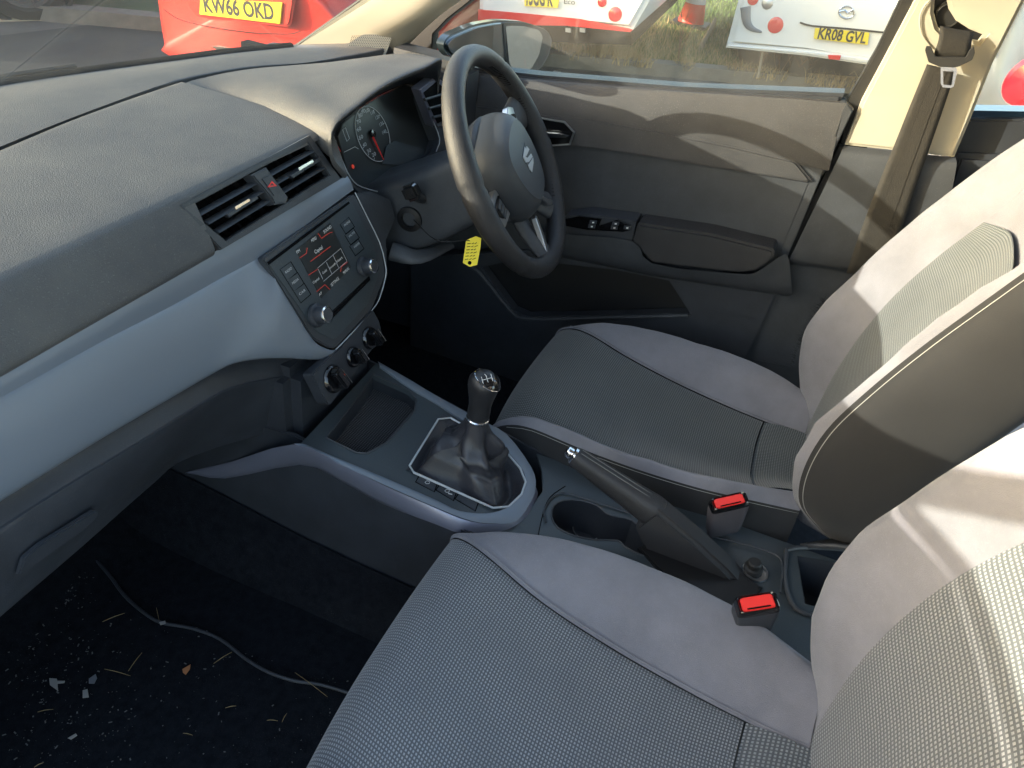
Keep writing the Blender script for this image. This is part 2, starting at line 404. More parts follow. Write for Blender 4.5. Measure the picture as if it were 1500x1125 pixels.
# silver panel -------------------------------------------------
RAD = Pl((0, .33, .680), (0, -.92, .39))
sb = lambda x, y, Y: PY(Y).at(x, y)
top_e = [sb(-170, 640, .346), sb(-80, 588, .346), sb(0, 545, .346), sb(150, 458, .346), sb(250, 402, .346), sb(325, 363, .346), sb(410, 314, .346), sb(500, 261, .346), sb(508, 258, .346)]
mid_e = [sb(-170, 672, .338), sb(-80, 624, .338), sb(0, 583, .338), sb(150, 500, .338), sb(250, 449, .338), sb(325, 407, .336), sb(384, 376, .334), sb(508, 285, .334), sb(516, 280, .334)]
band = []
for i in range(len(top_e)):
    a, b = top_e[i], mid_e[i]; band.append((a, a.lerp(b, .5)+V((0, -.0015, .0015)), b))
grid('silver_panel', [[b_[i] for b_ in band] for i in range(3)], 'silver', dash, 3, 3)['label'] = 'satin silver strip under the top pad lip'
T = [sb(-170, 672, .338), sb(-80, 624, .338), sb(0, 583, .338), sb(150, 500, .338), sb(250, 449, .338), sb(325, 407, .336), sb(384, 376, .334)]
T += [RAD.at(405, 412), RAD.at(430, 453), RAD.at(457, 496), RAD.at(472, 508), RAD.at(489, 513), RAD.at(500, 505)]
Bt = [sb(-170, 855, .31), sb(-80, 790, .31), sb(0, 738, .31), sb(150, 645, .31), sb(250, 586, .308), sb(310, 551, .304), sb(345, 534, .296), sb(385, 527, .286), sb(418, 526, .276), sb(445, 527, .268), sb(466, 527, .262), sb(488, 523, .256), sb(502, 512, .256)]
rows = []
for f_, bl in ((0, 0), (.06, .002), (.35, .006), (.7, .006), (.92, .003), (1, -.004)):
    rows.append([a.lerp(b, f_)+V((0, -bl, 0)) for a, b in zip(T, Bt)])
rows.append([b+V((0, .02, .002)) for b in Bt])
grid('silver_panel', rows, 'silver', dash, 3, 3)['label'] = 'broad satin silver blue fascia on the passenger side'
# lower dash / glovebox
def yz(pl, q): return pl.at(*q)
G2 = [(-170, 905), (-80, 832), (0, 772), (100, 708), (200, 648), (290, 592), (335, 568), (380, 556), (440, 547), (478, 545)]
G3 = [(-170, 1050), (-80, 965), (0, 893), (110, 800), (190, 730), (228, 698), (262, 670), (325, 646), (392, 628), (455, 606)]
B2 = [Bt[0], Bt[1], Bt[2], Bt[3].lerp(Bt[2], .3), Bt[3].lerp(Bt[4], .4), Bt[5], Bt[6], Bt[7], Bt[9], Bt[10]]
r0 = [b+V((0, .018, .004)) for b in B2]
y2 = [.318]*4+[.318, .318, .316, .31, .295, .275]
r2 = [PY(y).at(*q) for y, q in zip(y2, G2)]
r1 = [a.lerp(b, .5)+V((0, .012, 0)) for a, b in zip(r0, r2)]
y3 = [.31]*3+[.315, .33, .36, .38, .37, .33, .29]
r3 = [PY(y).at(*q) for y, q in zip(y3, G3)]
r25 = [a.lerp(b, .5)+V((0, -.006, 0)) for a, b in zip(r2, r3)]
grid('lower_trim', [r0, r1, r2], 'plastic2', dash, 3, 3)
gb = grid('glovebox_lid', [r2, [a.lerp(b, .06)+V((0, -.004, 0)) for a, b in zip(r2, r3)], r25, r3, [p+V((0, .03, -.012)) for p in r3], [p+V((0, .3, -.0)) for p in r3]], 'plastic2', dash, 3, 3)
GLV = PY(.303)
plate('handle_recess', GLV, [(28, 845), (36, 818), (60, 798), (140, 748), (146, 752), (130, 772), (60, 822)], .006, 'plastic2', gb, .004, .002, r=5)
# centre stack
box('centre_stack', (0.0, .47, .395), (.25, .40, .17), 'plastic2', dash, .02, seg=4)
# radio --------------------------------------------------------
surr = plate('radio_surround', RAD, [(384, 378), (519, 283), (556, 352), (565, 402), (546, 452), (491, 511), (478, 507), (458, 495)], .05, 'plastic', dash, .001, .002, r=6)
tube('chrome_edge', [RAD.at(x, y, .002) for x, y in ((520, 282), (540, 322), (556, 355), (564, 385), (565, 405), (556, 437), (546, 453), (520, 483), (492, 512))], .0010, 'glintpaint', surr, 2, 6)
rad = plate('car_radio', RAD, [(391, 384), (514, 292), (549, 360), (556, 400), (540, 445), (492, 497), (481, 494), (464, 487)], .02, 'gloss', surr, .0025, .001, r=5)
M['radioface'] = mat('radioface', (.040, .050, .057), .40, bump=.2, specks=.06)
rad.data.materials[0] = M['radioface']
rad['label'] = 'radio unit with lit touch screen and two chrome ringed knobs'
plate('slot_line', RAD, [(392, 384), (511, 295), (512.5, 298), (394, 388)], .0008, 'void', rad, .0032, 0)
scr = plate('radio_screen', RAD, [(433.5, 366), (484, 326), (514.5, 391), (471, 437)], .002, 'screen', rad, .0036, .0003)
def sline(pts, m='redlit', r=.00035): tube('screen_line', [RAD.at(x, y, .004) for x, y in pts], r, m, scr, 1, 5)
sline([(439, 378), (449, 371), (450, 363)]); sline([(466, 342), (471, 349), (483, 341), (487, 340)]); sline([(455, 383), (484, 361)])
sline([(452, 403), (466, 394)]); sline([(464, 427), (476, 417), (483, 424)]); sline([(499, 398), (500, 391), (509, 384)])
for a, b in (((465, 393), (499, 364)), ((478, 384), (486, 401)), ((488, 374), (496, 392)), ((499, 364), (508, 382)), ((466, 394), (473, 409)), ((474, 412), (508, 383))):
    sline([a, b], 'print', .0003)
def st(body, a, b, h=.005, m='white'): text('screen_text', body, RAD, a, b, h, m, scr, .0042, sx=1)
st('Capital', (462, 372), (473, 364), .006); st('FM', (435.5, 372), (440, 368.5)); st('MENU', (457, 355), (464, 350))
st('SOUND', (475, 342), (486, 333.5)); st('Capital', (459, 416), (468, 409), .004); st('Gold', (473, 402), (479, 397), .004)
st('Smooth', (483, 395), (492, 387), .004); st('Heart', (494, 385), (502, 378), .004); st('SETTINGS', (486, 420), (497, 409), .005); st('MANUAL', (504, 402), (512, 394), .005)
st('AF', (468, 434), (472, 430), .004)
for k, (x, y, s) in enumerate(((420, 397, 'RADIO'), (430, 413, 'MEDIA'), (440, 429, 'CAR'))):
    plate('button_gap', RAD, [(p_[0]+(p_[0]-x-3)*.10, p_[1]+(p_[1]-y)*.10) for p_ in ((x-9, y-2), (x+6, y-13), (x+15, y+2), (x+1, y+14))], .002, 'void', rad, .0029, 0)
    b_ = plate('radio_button', RAD, [(x-9, y-2), (x+6, y-13), (x+15, y+2), (x+1, y+14)], .003, 'radioface', rad, .0038, .0006)
    text('button_text', s, RAD, (x-1, y+4), (x+8, y-3), .004, 'print', b_, .0043)
for k, (x, y, s) in enumerate(((507, 328, 'PHONE'), (514, 344, 'MUTE'), (521, 360, 'VOICE'))):
    plate('button_gap', RAD, [(p_[0]+(p_[0]-x-3)*.10, p_[1]+(p_[1]-y)*.10) for p_ in ((x-8, y+1), (x+4, y-9), (x+12, y+4), (x, y+14))], .002, 'void', rad, .0029, 0)
    b_ = plate('radio_button', RAD, [(x-8, y+1), (x+4, y-9), (x+12, y+4), (x, y+14)], .003, 'radioface', rad, .0038, .0006)
    text('button_text', s, RAD, (x-2, y+4), (x+6, y-3), .0035, 'print', b_, .0043)
cdp = plate('disc_slot', RAD, [(479, 463), (541, 404), (543, 410), (484, 470)], .003, 'gloss', rad, .0036, .0006)
plate('slot_opening', RAD, [(484, 463), (538, 411), (539, 412), (485, 465)], .0006, 'void', cdp, .0042, 0)
def radio_knob(x, y, r_):
    c_ = RAD.at(x, y, .004)
    k_ = lathe('radio_knob', c_, RAD.n, [(r_*1.25, 0), (r_*1.2, .004), (r_*.95, .006), (r_*.92, .02), (r_*.85, .022)], 'plastic2', rad, 32)
    lathe('knob_ring', c_+RAD.n*.0215, RAD.n, [(r_*.9, 0), (r_*.88, .002), (r_*.72, .0028), (r_*.70, .001)], 'chrome', k_, 32)
    lathe('knob_cap', c_+RAD.n*.0215, RAD.n, [(r_*.71, 0), (r_*.7, .0022), (0, .0024)], 'plastic', k_, 24)
radio_knob(463, 462, .0155); radio_knob(532, 391, .0145)
# climate controls
CLI = Pl(RAD.at(492, 520), (0, -.93, .36))
cp = plate('climate_panel', CLI, [(457, 548), (500, 507), (546, 452), (556, 470), (561, 492), (484, 594), (478, 590)], .02, 'plastic2', dash, .004, .002, r=4)
cp['label'] = 'heater control panel with three black and chrome knobs'
for (x, y, r_) in ((488, 555, .021), (517, 523, .016), (541, 495, .018)):
    c_ = CLI.at(x, y, .005)
    lathe('dial_base', c_, CLI.n, [(r_*1.15, 0), (r_*1.1, .004), (r_, .006), (0, .0065)], 'gloss', cp, 32)
    d_ = CLI.n; ux = V((1, 0, 0)); uy = d_.cross(ux)
    kk = box('dial_grip', c_+d_*.014, (r_*.75, r_*1.95, .018), 'gloss', cp, .004, (ux*.94+uy*.34, uy*.94-ux*.34, d_), 3)
    tube('chrome_edge', [c_+d_*.0235+(ux*.94+uy*.34)*r_*.36+(uy*.94-ux*.34)*r_*s for s in (-.85, 0, .85)], .0013, 'chrome', kk, 1, 6)
lathe('indicator_lamp', CLI.at(505, 548, .005), CLI.n, [(.0016, 0), (.0014, .0006), (0, .0008)], 'redlit', cp, 12)

# ------------------------------------------------------------- instrument hood and cluster
lip_px = [(500, 261), (491, 236), (486, 212), (486, 196), (496, 178), (520, 159), (556, 131), (592, 112), (624, 99), (646, 88)]
lip = [PY(.338).at(x, y) for x, y in lip_px]
lip[0] = V((XR, .3405, .7085))
tip = lip[-1]; lip += [tip+V((.045, .02, -.03)), tip+V((.06, .03, -.09))]
far = [V((XR, yg(XR)-.008, ZG)), V((.17, yg(.17)-.008, ZG)), V((.20, yg(.2)-.008, ZG)), V((.23, yg(.23)-.008, ZG)), V((.27, yg(.27)-.008, ZG)), V((.32, yg(.32)-.008, ZG)), V((.38, yg(.38)-.008, ZG)),
       V((.44, yg(.44)-.008, ZG)), V((.50, yg(.50)-.008, ZG-.003)), V((.57, .53, .785)), V((.64, .50, .765)), V((.68, .46, .71))]
rws = []
for f_ in (0, .03, .2, .45, .75, 1):
    row = []
    for i, (a, b) in enumerate(zip(lip, far)):
        p = a.lerp(b, f_); s_ = min(1, i/4)
        h = math.sin(math.pi*min(1, f_*1.0))*.012*s_
        if f_ == .03: h += .003
        if i == 0:
            q = prof(XR); p = V(q[[2, 3, 5, 6, 8, 9][(0, .03, .2, .45, .75, 1).index(f_)]]); h = 0
        row.append(p+V((0, 0, h)))
    rws.append(row)
rin = [p+V((0, .006, -.007)) for p in rws[0]]; rws = [rin]+rws
grid('instrument_hood', rws, 'dash', dash, 3, 3)
CL = Pl((.36, .415, .73), (0, -.93, .37))
per = [(514, 266), (499, 237), (491, 212), (490, 198), (498, 182), (520, 162), (555, 139), (590, 124), (612, 126), (624, 150), (642, 195), (644, 228)]
inn = [CL.at(x, y, -.0) for x, y in per]
grid('hood_lining', [rin, [a.lerp(b, .5)+V((0, 0, .006)) for a, b in zip(rin, inn)], inn], 'plastic2', dash, 3, 3)
cl = plate('instrument_cluster', CL, [(495, 200), (502, 182), (530, 158), (556, 141), (592, 124), (616, 132), (632, 165), (647, 205), (642, 228), (622, 238), (595, 250), (578, 264), (566, 286), (528, 280), (512, 262)], .01, 'screen', dash, 0, .001)
cl['label'] = 'instrument cluster with speedometer dial and red needle'
CB = Pl(CL.p+CL.n*.02, CL.n)
bz = plate('cluster_bezel', CL, [(484, 196), (492, 240), (508, 268), (528, 286), (566, 294), (578, 280), (600, 256), (630, 248), (654, 232), (660, 202), (640, 160), (622, 140), (632, 172), (644, 203), (639, 222), (622, 234), (595, 242), (576, 254), (566, 274), (560, 281), (530, 273), (515, 260), (500, 232), (492, 204)], .05, 'plastic', cl, .028, .002)
tube('chrome_line', [CL.at(x, y, .0295) for x, y in ((491, 205), (500, 232), (514, 261), (530, 274), (562, 281.5), (567, 272), (577, 255), (596, 243.5), (621, 236))], .0011, 'glintpaint', cl, 3, 6)
tube('chrome_line', [CL.at(x, y, .0295) for x, y in ((639, 222), (644, 203), (632, 172), (621, 148))], .0010, 'glintpaint', cl, 3, 6)
dc = (546, 196)
def ell(a, rx=23, ry=42, rot=-18):
    c_, s_ = math.cos(R(a)), math.sin(R(a)); x, y = rx*c_, ry*s_; q = R(rot)
    return (dc[0]+x*math.cos(q)-y*math.sin(q), dc[1]+x*math.sin(q)+y*math.cos(q))
sp_ = tube('speedometer_ring', [CL.at(*ell(a), .002) for a in range(0, 360, 10)], .0006, 'print', cl, 1, 6, closed=True)
for i, s in enumerate(('20', '30', '40', '50', '60', '70', '80', '90', '100', '110', '120', '130', '140')):
    a = 115+i*21; c_ = ell(a, 17.5, 34)
    text('dial_number', s, CL, (c_[0]-2.6, c_[1]+2.6), (c_[0]+2.6, c_[1]-.6), .0068, 'print', sp_, .0025)
    tube('tick', [CL.at(*ell(a, 22, 40), .0025), CL.at(*ell(a, 20, 37.5), .0025)], .0005, 'print', sp_, 1, 5)
tube('needle', [CL.at(546, 200, .004), CL.at(562, 234, .005)], [.0022, .0008], 'red', sp_, 1, 8)
lathe('needle_hub', CL.at(545, 196, .002), CL.n, [(.008, 0), (.007, .004), (0, .0045)], 'gloss', sp_, 24)
plate('display', CL, [(566, 214), (578, 206), (621, 218), (621, 234), (596, 242), (560, 240)], .001, 'radioface', cl, .003, .0003)
for pts in (((502, 190), (506, 187), (512, 203), (508, 207)),): tube('fuel_symbol', [CL.at(x, y, .003) for x, y in pts], .0006, 'print', cl, 1, 5, closed=True)
tube('gauge_line', [CL.at(x, y, .003) for x, y in ((504, 223), (520, 215), (525, 218))], .0005, 'print', cl, 1, 5)
lathe('warning_lamp', CL.at(517, 244, .002), CL.n, [(.004, 0), (.0035, .0007), (0, .001)], 'redlit', cl, 12)
tube('gauge_mark', [CL.at(494, 213, .004), CL.at(499, 222, .004)], .0007, 'red', cl, 1, 5)
# right-hand end vent behind the wheel
RV = PY(.37)
rv = plate('air_vent', RV, [(615, 132), (640, 112), (690, 150), (690, 230), (650, 225)], .02, 'silver_rail', dash, 0, .002)
rv['label'] = 'driver side end vent behind the wheel rim'
plate('cavity', RV, [(621, 136), (640, 120), (676, 150), (676, 205), (648, 196)], .002, 'void', rv, .0015, 0)
for k in range(4):
    tube('slat', [RV.at(622+k*6, 146+k*13, .004), RV.at(676, 130+k*16, .004)], .003, 'plastic', rv, 1, 6)
box('end_panel', (.66, .44, .62), (.10, .2, .36), 'plastic', dash, .02)
# driver side lower dash: dark knee panel and blue-grey slope beside the radio
plate('side_wing', RAD, [(521, 283), (545, 280), (572, 292), (580, 320), (566, 352), (568, 402), (557, 438), (565, 403), (555, 352)], .05, 'plastic', dash, -.002, .002)
grid('knee_panel', [[(.14, .345, .66), (.2, .345, .655), (.3, .36, .63), (.45, .36, .64), (.6, .37, .66), (.70, .40, .68)],
                    [(.14, .34, .58), (.2, .36, .56), (.3, .38, .52), (.45, .38, .52), (.6, .39, .52), (.70, .42, .52)],
                    [(.14, .36, .45), (.2, .40, .45), (.3, .42, .42), (.45, .42, .42), (.6, .43, .42), (.70, .45, .42)],
                    [(.14, .55, .42), (.2, .6, .42), (.3, .6, .4), (.45, .6, .4), (.6, .6, .4), (.70, .6, .4)]], 'plastic2', dash, 3, 3)

# ------------------------------------------------------------- steering column
WC = V((.36, .124, .721)); _t, _w, WR = .546, .108, .197
WN = V((math.sin(_w)*math.cos(_t), -math.cos(_w)*math.cos(_t), math.sin(_t)))
WA = V((0, 0, 1)).cross(WN).normalized(); WB = WN.cross(WA)
col = thing('steering_column', 'dark steering column shroud with stalks and ignition barrel below the cluster', 'steering column', WC-WN*.25)
secs = []
for s, hx, hy, dy in ((.045, .055, .05, 0), (.06, .066, .062, -.004), (.12, .07, .068, -.01), (.19, .072, .072, -.012), (.28, .07, .075, -.01)):
    c_ = WC-WN*s+WB*dy
    secs.append([c_+WA*hx*max(-1, min(1, 1.35*math.cos(a)))+WB*hy*max(-1, min(1, 1.25*math.sin(a))) for a in [2*math.pi*i/24 for i in range(24)]])
grid('shroud', secs, 'plastic', col, 3, 2, closed=True)
IGP = Pl(WC-WN*.15-WA*.073, -WA)
SP = IGP.at(607, 300)
lathe('ignition_barrel', IGP.at(603, 318, -.01), IGP.n, [(.026, 0), (.024, .014), (.015, .016), (.014, .006), (0, .006)], 'black', col, 32)
sk = tube('wiper_stalk', [IGP.at(622, 292, -.02), IGP.at(612, 288, .02), IGP.at(603, 283, .045)], [.010, .010, .013], 'gloss', col, 2, 14)
box('stalk_end', IGP.at(603, 281, .05), (.024, .03, .03), 'gloss', sk, .006, (WA, WB, WN), 3)
tube('column_lever', [V((.24, .30, .54)), V((.26, .25, .535)), V((.34, .22, .538))], [.018, .016, .010], 'plastic', col, 4, 12, flat=.45, up=(0, .7, .3))
tgt = thing('key_tag', 'small yellow paper key tag hanging below the ignition', 'key tag', IGP.at(690, 368))
TG = Pl(PX(.21).at(690, 368), (-.8, -.45, .3))
tube('key_wire', [IGP.at(606, 322, .0), TG.at(640, 352), TG.at(688, 352)], .0008, 'black', tgt, 5, 6)
tp = plate('paper', TG, [(683, 352), (697, 346), (705, 349), (704, 362), (699, 388), (688, 391), (678, 385)], .0012, 'tag', tgt, 0, .0003)
for i in range(6):
    for x0, x1 in ((0, 5), (6.5, 10), (11, 16 if i % 2 else 14)):
        tube('ink_mark', [TG.at(684.5-i*.7+x0, 357+i*4.6, .0003), TG.at(684.5-i*.7+x1, 357+i*4.6-x1*.12, .0003)], .0006, 'void', tp, 1, 4)
lathe('eyelet', TG.at(688, 385, .0002), TG.n, [(.0035, 0), (.003, .0005), (0, .0006)], 'void', tp, 14)

# ------------------------------------------------------------- steering wheel
wh = thing('steering_wheel', 'black leather steering wheel with silver spoke trims and airbag boss', 'steering wheel', WC)
WP = Pl(WC, WN)
_ra = R(22); WA, WB = WA*math.cos(_ra)+WB*math.sin(_ra), WB*math.cos(_ra)-WA*math.sin(_ra)
n = 128; vs_ = []; fs = []; sd = 16
for i in range(n):
    th = 2*math.pi*i/n; rad_ = WA*math.cos(th)+WB*math.sin(th)
    low = max(0, -math.sin(th)); rr = .0182+.0024*max(0, math.sin(2*th+2.6))**2
    seam = 1-.10*sum(math.exp(-((th-q)*60)**2) for q in (R(28), R(152), R(205), R(335)))
    for s in range(sd):
        ph = 2*math.pi*s/sd; vs_.append(WC+rad_*(WR+math.cos(ph)*rr*seam)+WN*math.sin(ph)*rr*1.1*seam)
for i in range(n):
    for s in range(sd): fs.append((i*sd+s, ((i+1) % n)*sd+s, ((i+1) % n)*sd+(s+1) % sd, i*sd+(s+1) % sd))
rim = mesh('rim', vs_, fs, 'leather', wh)
def wang(px, py):
    p = WP.at(px, py)-WC; return math.atan2(p.dot(WB), p.dot(WA))
# seam stitching on the rim's inner side
for a0, a1 in ((R(18), R(42)), (R(-62), R(-30)), (R(-20), R(5))):
    stt = []
    for q in range(14):
        th = a0+(a1-a0)*q/13; rad_ = WA*math.cos(th)+WB*math.sin(th); tg = -WA*math.sin(th)+WB*math.cos(th)
        c_ = WC+rad_*(WR-.0175); tube('rim_stitch', [c_-WN*.004+tg*.002, c_+WN*.009-tg*.002], .0007, 'void', rim, 1, 5)
hubsec = []
for s, r_, q in ((-.075, .060, 1), (-.06, .085, 1), (-.035, .097, 1), (-.022, .095, 1), (-.02, .05, 1)):
    hubsec.append([WC+WN*s+WA*math.cos(2*math.pi*i/24)*r_*1.05+WB*(math.sin(2*math.pi*i/24)*r_*.95) for i in range(24)])
grid('hub', hubsec, 'plastic', wh, 2, 2, closed=True)
def spoke(a, wd0, wd1, r0_=.06, r1_=.188, z0=-.03):
    d = WA*math.cos(a)+WB*math.sin(a); t_ = -WA*math.sin(a)+WB*math.cos(a); o_ = []
    for r_, wd, zz, th in ((r0_, wd0, z0, .014), (r0_*.5+r1_*.5, (wd0+wd1)/2*.92, z0+.006, .012), (r1_-.01, wd1, z0+.022, .012), (r1_+.006, wd1*1.15, z0+.028, .012)):
        o_.append([WC+d*r_+t_*wd*math.cos(2*math.pi*i/16)+WN*(zz+th*math.sin(2*math.pi*i/16)) for i in range(16)])
    return grid('spoke', o_, 'plastic', wh, 3, 2, closed=True)
spoke(R(180+3), .034, .036); spoke(R(-3), .034, .036); spoke(R(-90-22), .026, .03); spoke(R(-90+22), .026, .03)
def wpt(x, y, z): return WC+WA*x+WB*y+WN*z
# airbag pad
out = [(-.080, .050), (-.050, .074), (0, .080), (.050, .074), (.080, .050), (.086, 0), (.074, -.050), (.045, -.090), (0, -.100), (-.045, -.090), (-.074, -.050), (-.086, 0)]
ab = []
for f_, z in ((1.06, -.034), (1.07, -.014), (1.01, .006), (.90, .022), (.78, .031), (.74, .0325), (.4, .0355), (.02, .0365)):
    ab.append([wpt(x*f_, y*f_, z) for x, y in out])
grid('airbag_cover', ab, 'airbag', wh, 3, 4, closed=True)
def wpoly(name, pts, z, th, m, par, bev=.001, r=0):
    q = [V((x, y, 0)) for x, y in pts]; q = rnd(q, r) if r else q
    return plate3(name, [wpt(p.x, p.y, z) for p in q], WN, th, m, par, bev)
for s in (-1, 1):
    fr_ = wpoly('spoke_trim', [(s*.092, .024), (s*.140, .030), (s*.166, .010), (s*.140, -.026), (s*.096, -.034)], -.006, .012, 'satin', wh, .0015, .004)
    wpoly('button_pad', [(s*.098, .015), (s*.130, .019), (s*.146, .008), (s*.130, -.014), (s*.102, -.020)], -.003, .003, 'gloss', fr_, .001, .003)
    for k in range(3):
        wpoly('wheel_button', [(s*.106, .012-k*.010), (s*.130, .012-k*.010), (s*.130, .004-k*.010), (s*.106, .004-k*.010)], -.0015, .002, 'plastic', fr_, .0005)
lt = [(-.034, -.105), (-.026, -.108), (-.046, -.150), (-.072, -.172), (-.082, -.168), (-.060, -.145)]
for s in (-1, 1):
    wpoly('lower_trim', [(x*s, y) for x, y in lt], .004, .010, 'satin', wh, .0015, .004)
# badge: silver stylised letter
bd = wpoly('badge', [(-.022, -.019), (.016, -.019), (.023, .019), (-.018, .019)], .0372, .002, 'airbag', wh, .0005, .003)
wpoly('badge_stroke', [(-.019, .018), (.010, .018), (.007, .011), (-.010, .011), (-.004, .003), (.019, -.006), (.017, -.012), (-.008, -.003), (-.020, .006)], .0385, .002, 'glintpaint', bd, .0004)
wpoly('badge_stroke', [(.019, .012), (.0215, .002), (-.006, .0085), (-.004, .0125)], .0385, .002, 'glintpaint', bd, .0004)
wpoly('badge_stroke', [(-.020, -.018), (.006, -.018), (.018, -.0145), (-.004, -.0075), (-.019, -.002), (-.021, -.009)], .0385, .002, 'glintpaint', bd, .0004)

# ================================================================== CENTRE CONSOLE
K = Pl((0, -.12, .295), (0, -.2, 1))
con = thing('centre_console', 'long dark centre console with blue silver rail, rubber tray and cup holders', 'centre console', (0, -.1, 0))
def side(x):
    return [(x, .85, -.01), (x, .85, .30), (x, .27, .362), (x, -.12, .284), (x, -.8, .287), (x, -.8, -.02)]
for x, n_ in ((-.128, -1), (.128, 1)):
    plate3('side_wall', side(x), (n_, 0, 0), .006, 'plastic2', con, .002)
# tunnel carpet bulge low on the left wall
grid('tunnel_carpet', [[(-.132, .8, .17), (-.133, .5, .15), (-.134, .25, .12), (-.135, 0, .11), (-.136, -.3, .11)],
                       [(-.15, .8, .12), (-.155, .5, .10), (-.155, .25, .07), (-.155, 0, .06), (-.155, -.3, .06)],
                       [(-.19, .8, -.01), (-.2, .5, -.01), (-.2, .25, -.01), (-.2, 0, -.01), (-.2, -.3, -.01)]], 'carpet', con, 3)
tray_h = [(478, 641), (530, 575), (546, 548), (600, 572), (610, 584), (607, 602), (567, 648), (538, 664), (522, 663)]
gait_h = [(600, 682), (642, 614), (660, 612), (735, 655), (762, 686), (770, 706), (764, 724), (745, 742), (722, 744), (606, 692)]
top_out = [(438, 652), (552, 531), (640, 588), (740, 640), (775, 684), (784, 706), (780, 730), (758, 764), (700, 764), (560, 708)]
# top panel on the sloping front half
tpn = plate('top_panel', K, top_out, .012, 'radioface', con, 0, .001, [tray_h, gait_h])
# tray well
trp = [K.at(x, y, -.012) for x, y in tray_h]; trb = [K.at(x, y, -.012)+V((0, 0, -.03)) for x, y in tray_h]
ctr = sum(trb, V((0, 0, 0)))/len(trb)
trb2 = [ctr+(p-ctr)*.95 for p in trb]
vv = [K.at(x, y, -.001) for x, y in tray_h]+trb2; nn = len(trp)
tw = mesh('tray', vv, [(i, (i+1) % nn, nn+(i+1) % nn, nn+i) for i in range(nn)], 'plastic2', con)
def flat_uv(name, pts, m, par):
    return mesh(name, pts, [tuple(range(len(pts)))], m, par, False, [(p[0], p[1]) for p in pts])
flat_uv('rubber_mat', [p+V((0, 0, .0005)) for p in trb2], 'tray_rubber', tw)
tube('tray_edge', [K.at(x, y, .001) for x, y in tray_h], .0016, 'plastic', con, 1, 8, closed=True)
# silver U-shaped rail
ro = [(430, 650), (472, 668), (560, 709), (640, 744), (690, 763), (728, 767), (756, 763), (776, 738), (785, 712), (778, 684), (742, 636), (700, 613), (640, 580), (600, 556), (553, 529)]
ri = [(448, 651), (480, 665), (562, 699), (640, 733), (672, 748), (712, 752), (742, 744), (765, 724), (770, 706), (764, 686), (736, 655), (698, 629), (638, 589), (600, 567), (556, 536)]
def band_(o_, i_, po, pi_, m, name):
    A = [K.at(x, y, po) for x, y in o_]; B = [K.at(x, y, pi_) for x, y in i_]
    return A, B
A, B = band_(ro, ri, .004, .0045, None, '')
A2 = [p+V((0, 0, -.004)) for p in A]
rail = grid('silver_rail', [[b+V((0, 0, -.006)) for b in B], B, [a.lerp(b, .5)+V((0, 0, .0012)) for a, b in zip(A, B)], A], 'silver', con, 2, 3)
# outer skirt of the rail
lo_px = [(272, 692), (330, 701), (440, 681), (500, 702), (560, 738), (640, 771), (690, 783), (735, 782), (768, 768), (784, 738), (790, 716)]
up_px = [(276, 690), (340, 676), (430, 651), (495, 678), (560, 710), (640, 745), (690, 764), (735, 767), (762, 756), (777, 737), (785, 712)]
SW = PX(-.13)
up3 = [SW.at(*up_px[0]), SW.at(*up_px[1])]+[K.at(x, y, .0035) for x, y in up_px[2:]]
lo3 = [SW.at(*q) for q in lo_px[:3]]+[SW.at(500, 705), SW.at(560, 738)]+[K.at(x, y, -.022) for x, y in [(640, 786), (690, 800), (735, 800), (770, 786), (792, 752), (800, 724)]]
lo3 = lo3[:5]
for i in range(5, 11):
    p = K.at(*up_px[i], .0035); lo3.append(p+V((0, 0, -.03))+(p-V((-.02, 0, p.z))).normalized()*.006)
mid3 = [a.lerp(b, .45)+((V((-.004, 0, 0)) if i < 8 else V((-.002, -.004, 0)))) for i, (a, b) in enumerate(zip(up3, lo3))]
grid('rail_skirt', [up3, [a.lerp(b, .06)+V((-.0012, 0, -.0)) for a, b in zip(up3, mid3)], mid3, lo3, [p+V((.012, 0, -.002)) for p in lo3]], 'silver_rail', con, 2, 3)
# gaiter frame
tube('gaiter_frame', [K.at(x, y, .004) for x, y in gait_h], .0020, 'glintpaint', con, 1, 8, closed=True)
for a, b, sym in (((613, 697), (640, 708), 1), ((643, 709), (668, 721), 2), ((671, 722), (700, 736), 0)):
    plate('button_gap', K, [(a[0]-5, a[1]+9), (a[0]+1, a[1]-2), (b[0]+2, b[1]-1), (b[0]-3, b[1]+13)], .002, 'void', con, .0006, 0)
    b_ = plate('console_button', K, [(a[0]-3, a[1]+8), (a[0]+2, a[1]), b, (b[0]-4, b[1]+11)], .004, 'plastic2', con, .0022, .0008)
    mx_, my_ = (a[0]+b[0])/2, (a[1]+b[1])/2+4
    if sym:
        tube('button_mark', [K.at(mx_+q[0], my_+q[1], .0028) for q in ((-4, 0), (-1, -2.5), (3, -1), (2, 2), (-2, 2))], .0005, 'print', b_, 1, 4, closed=True)
        if sym == 2: tube('button_mark', [K.at(mx_+1, my_+4, .0028), K.at(mx_+7, my_+5, .0028)], .0006, 'print', b_, 1, 4)
plate('console_button', K, [(724, 632), (745, 645), (741, 652), (722, 641)], .004, 'plastic2', con, .0022, .0008)
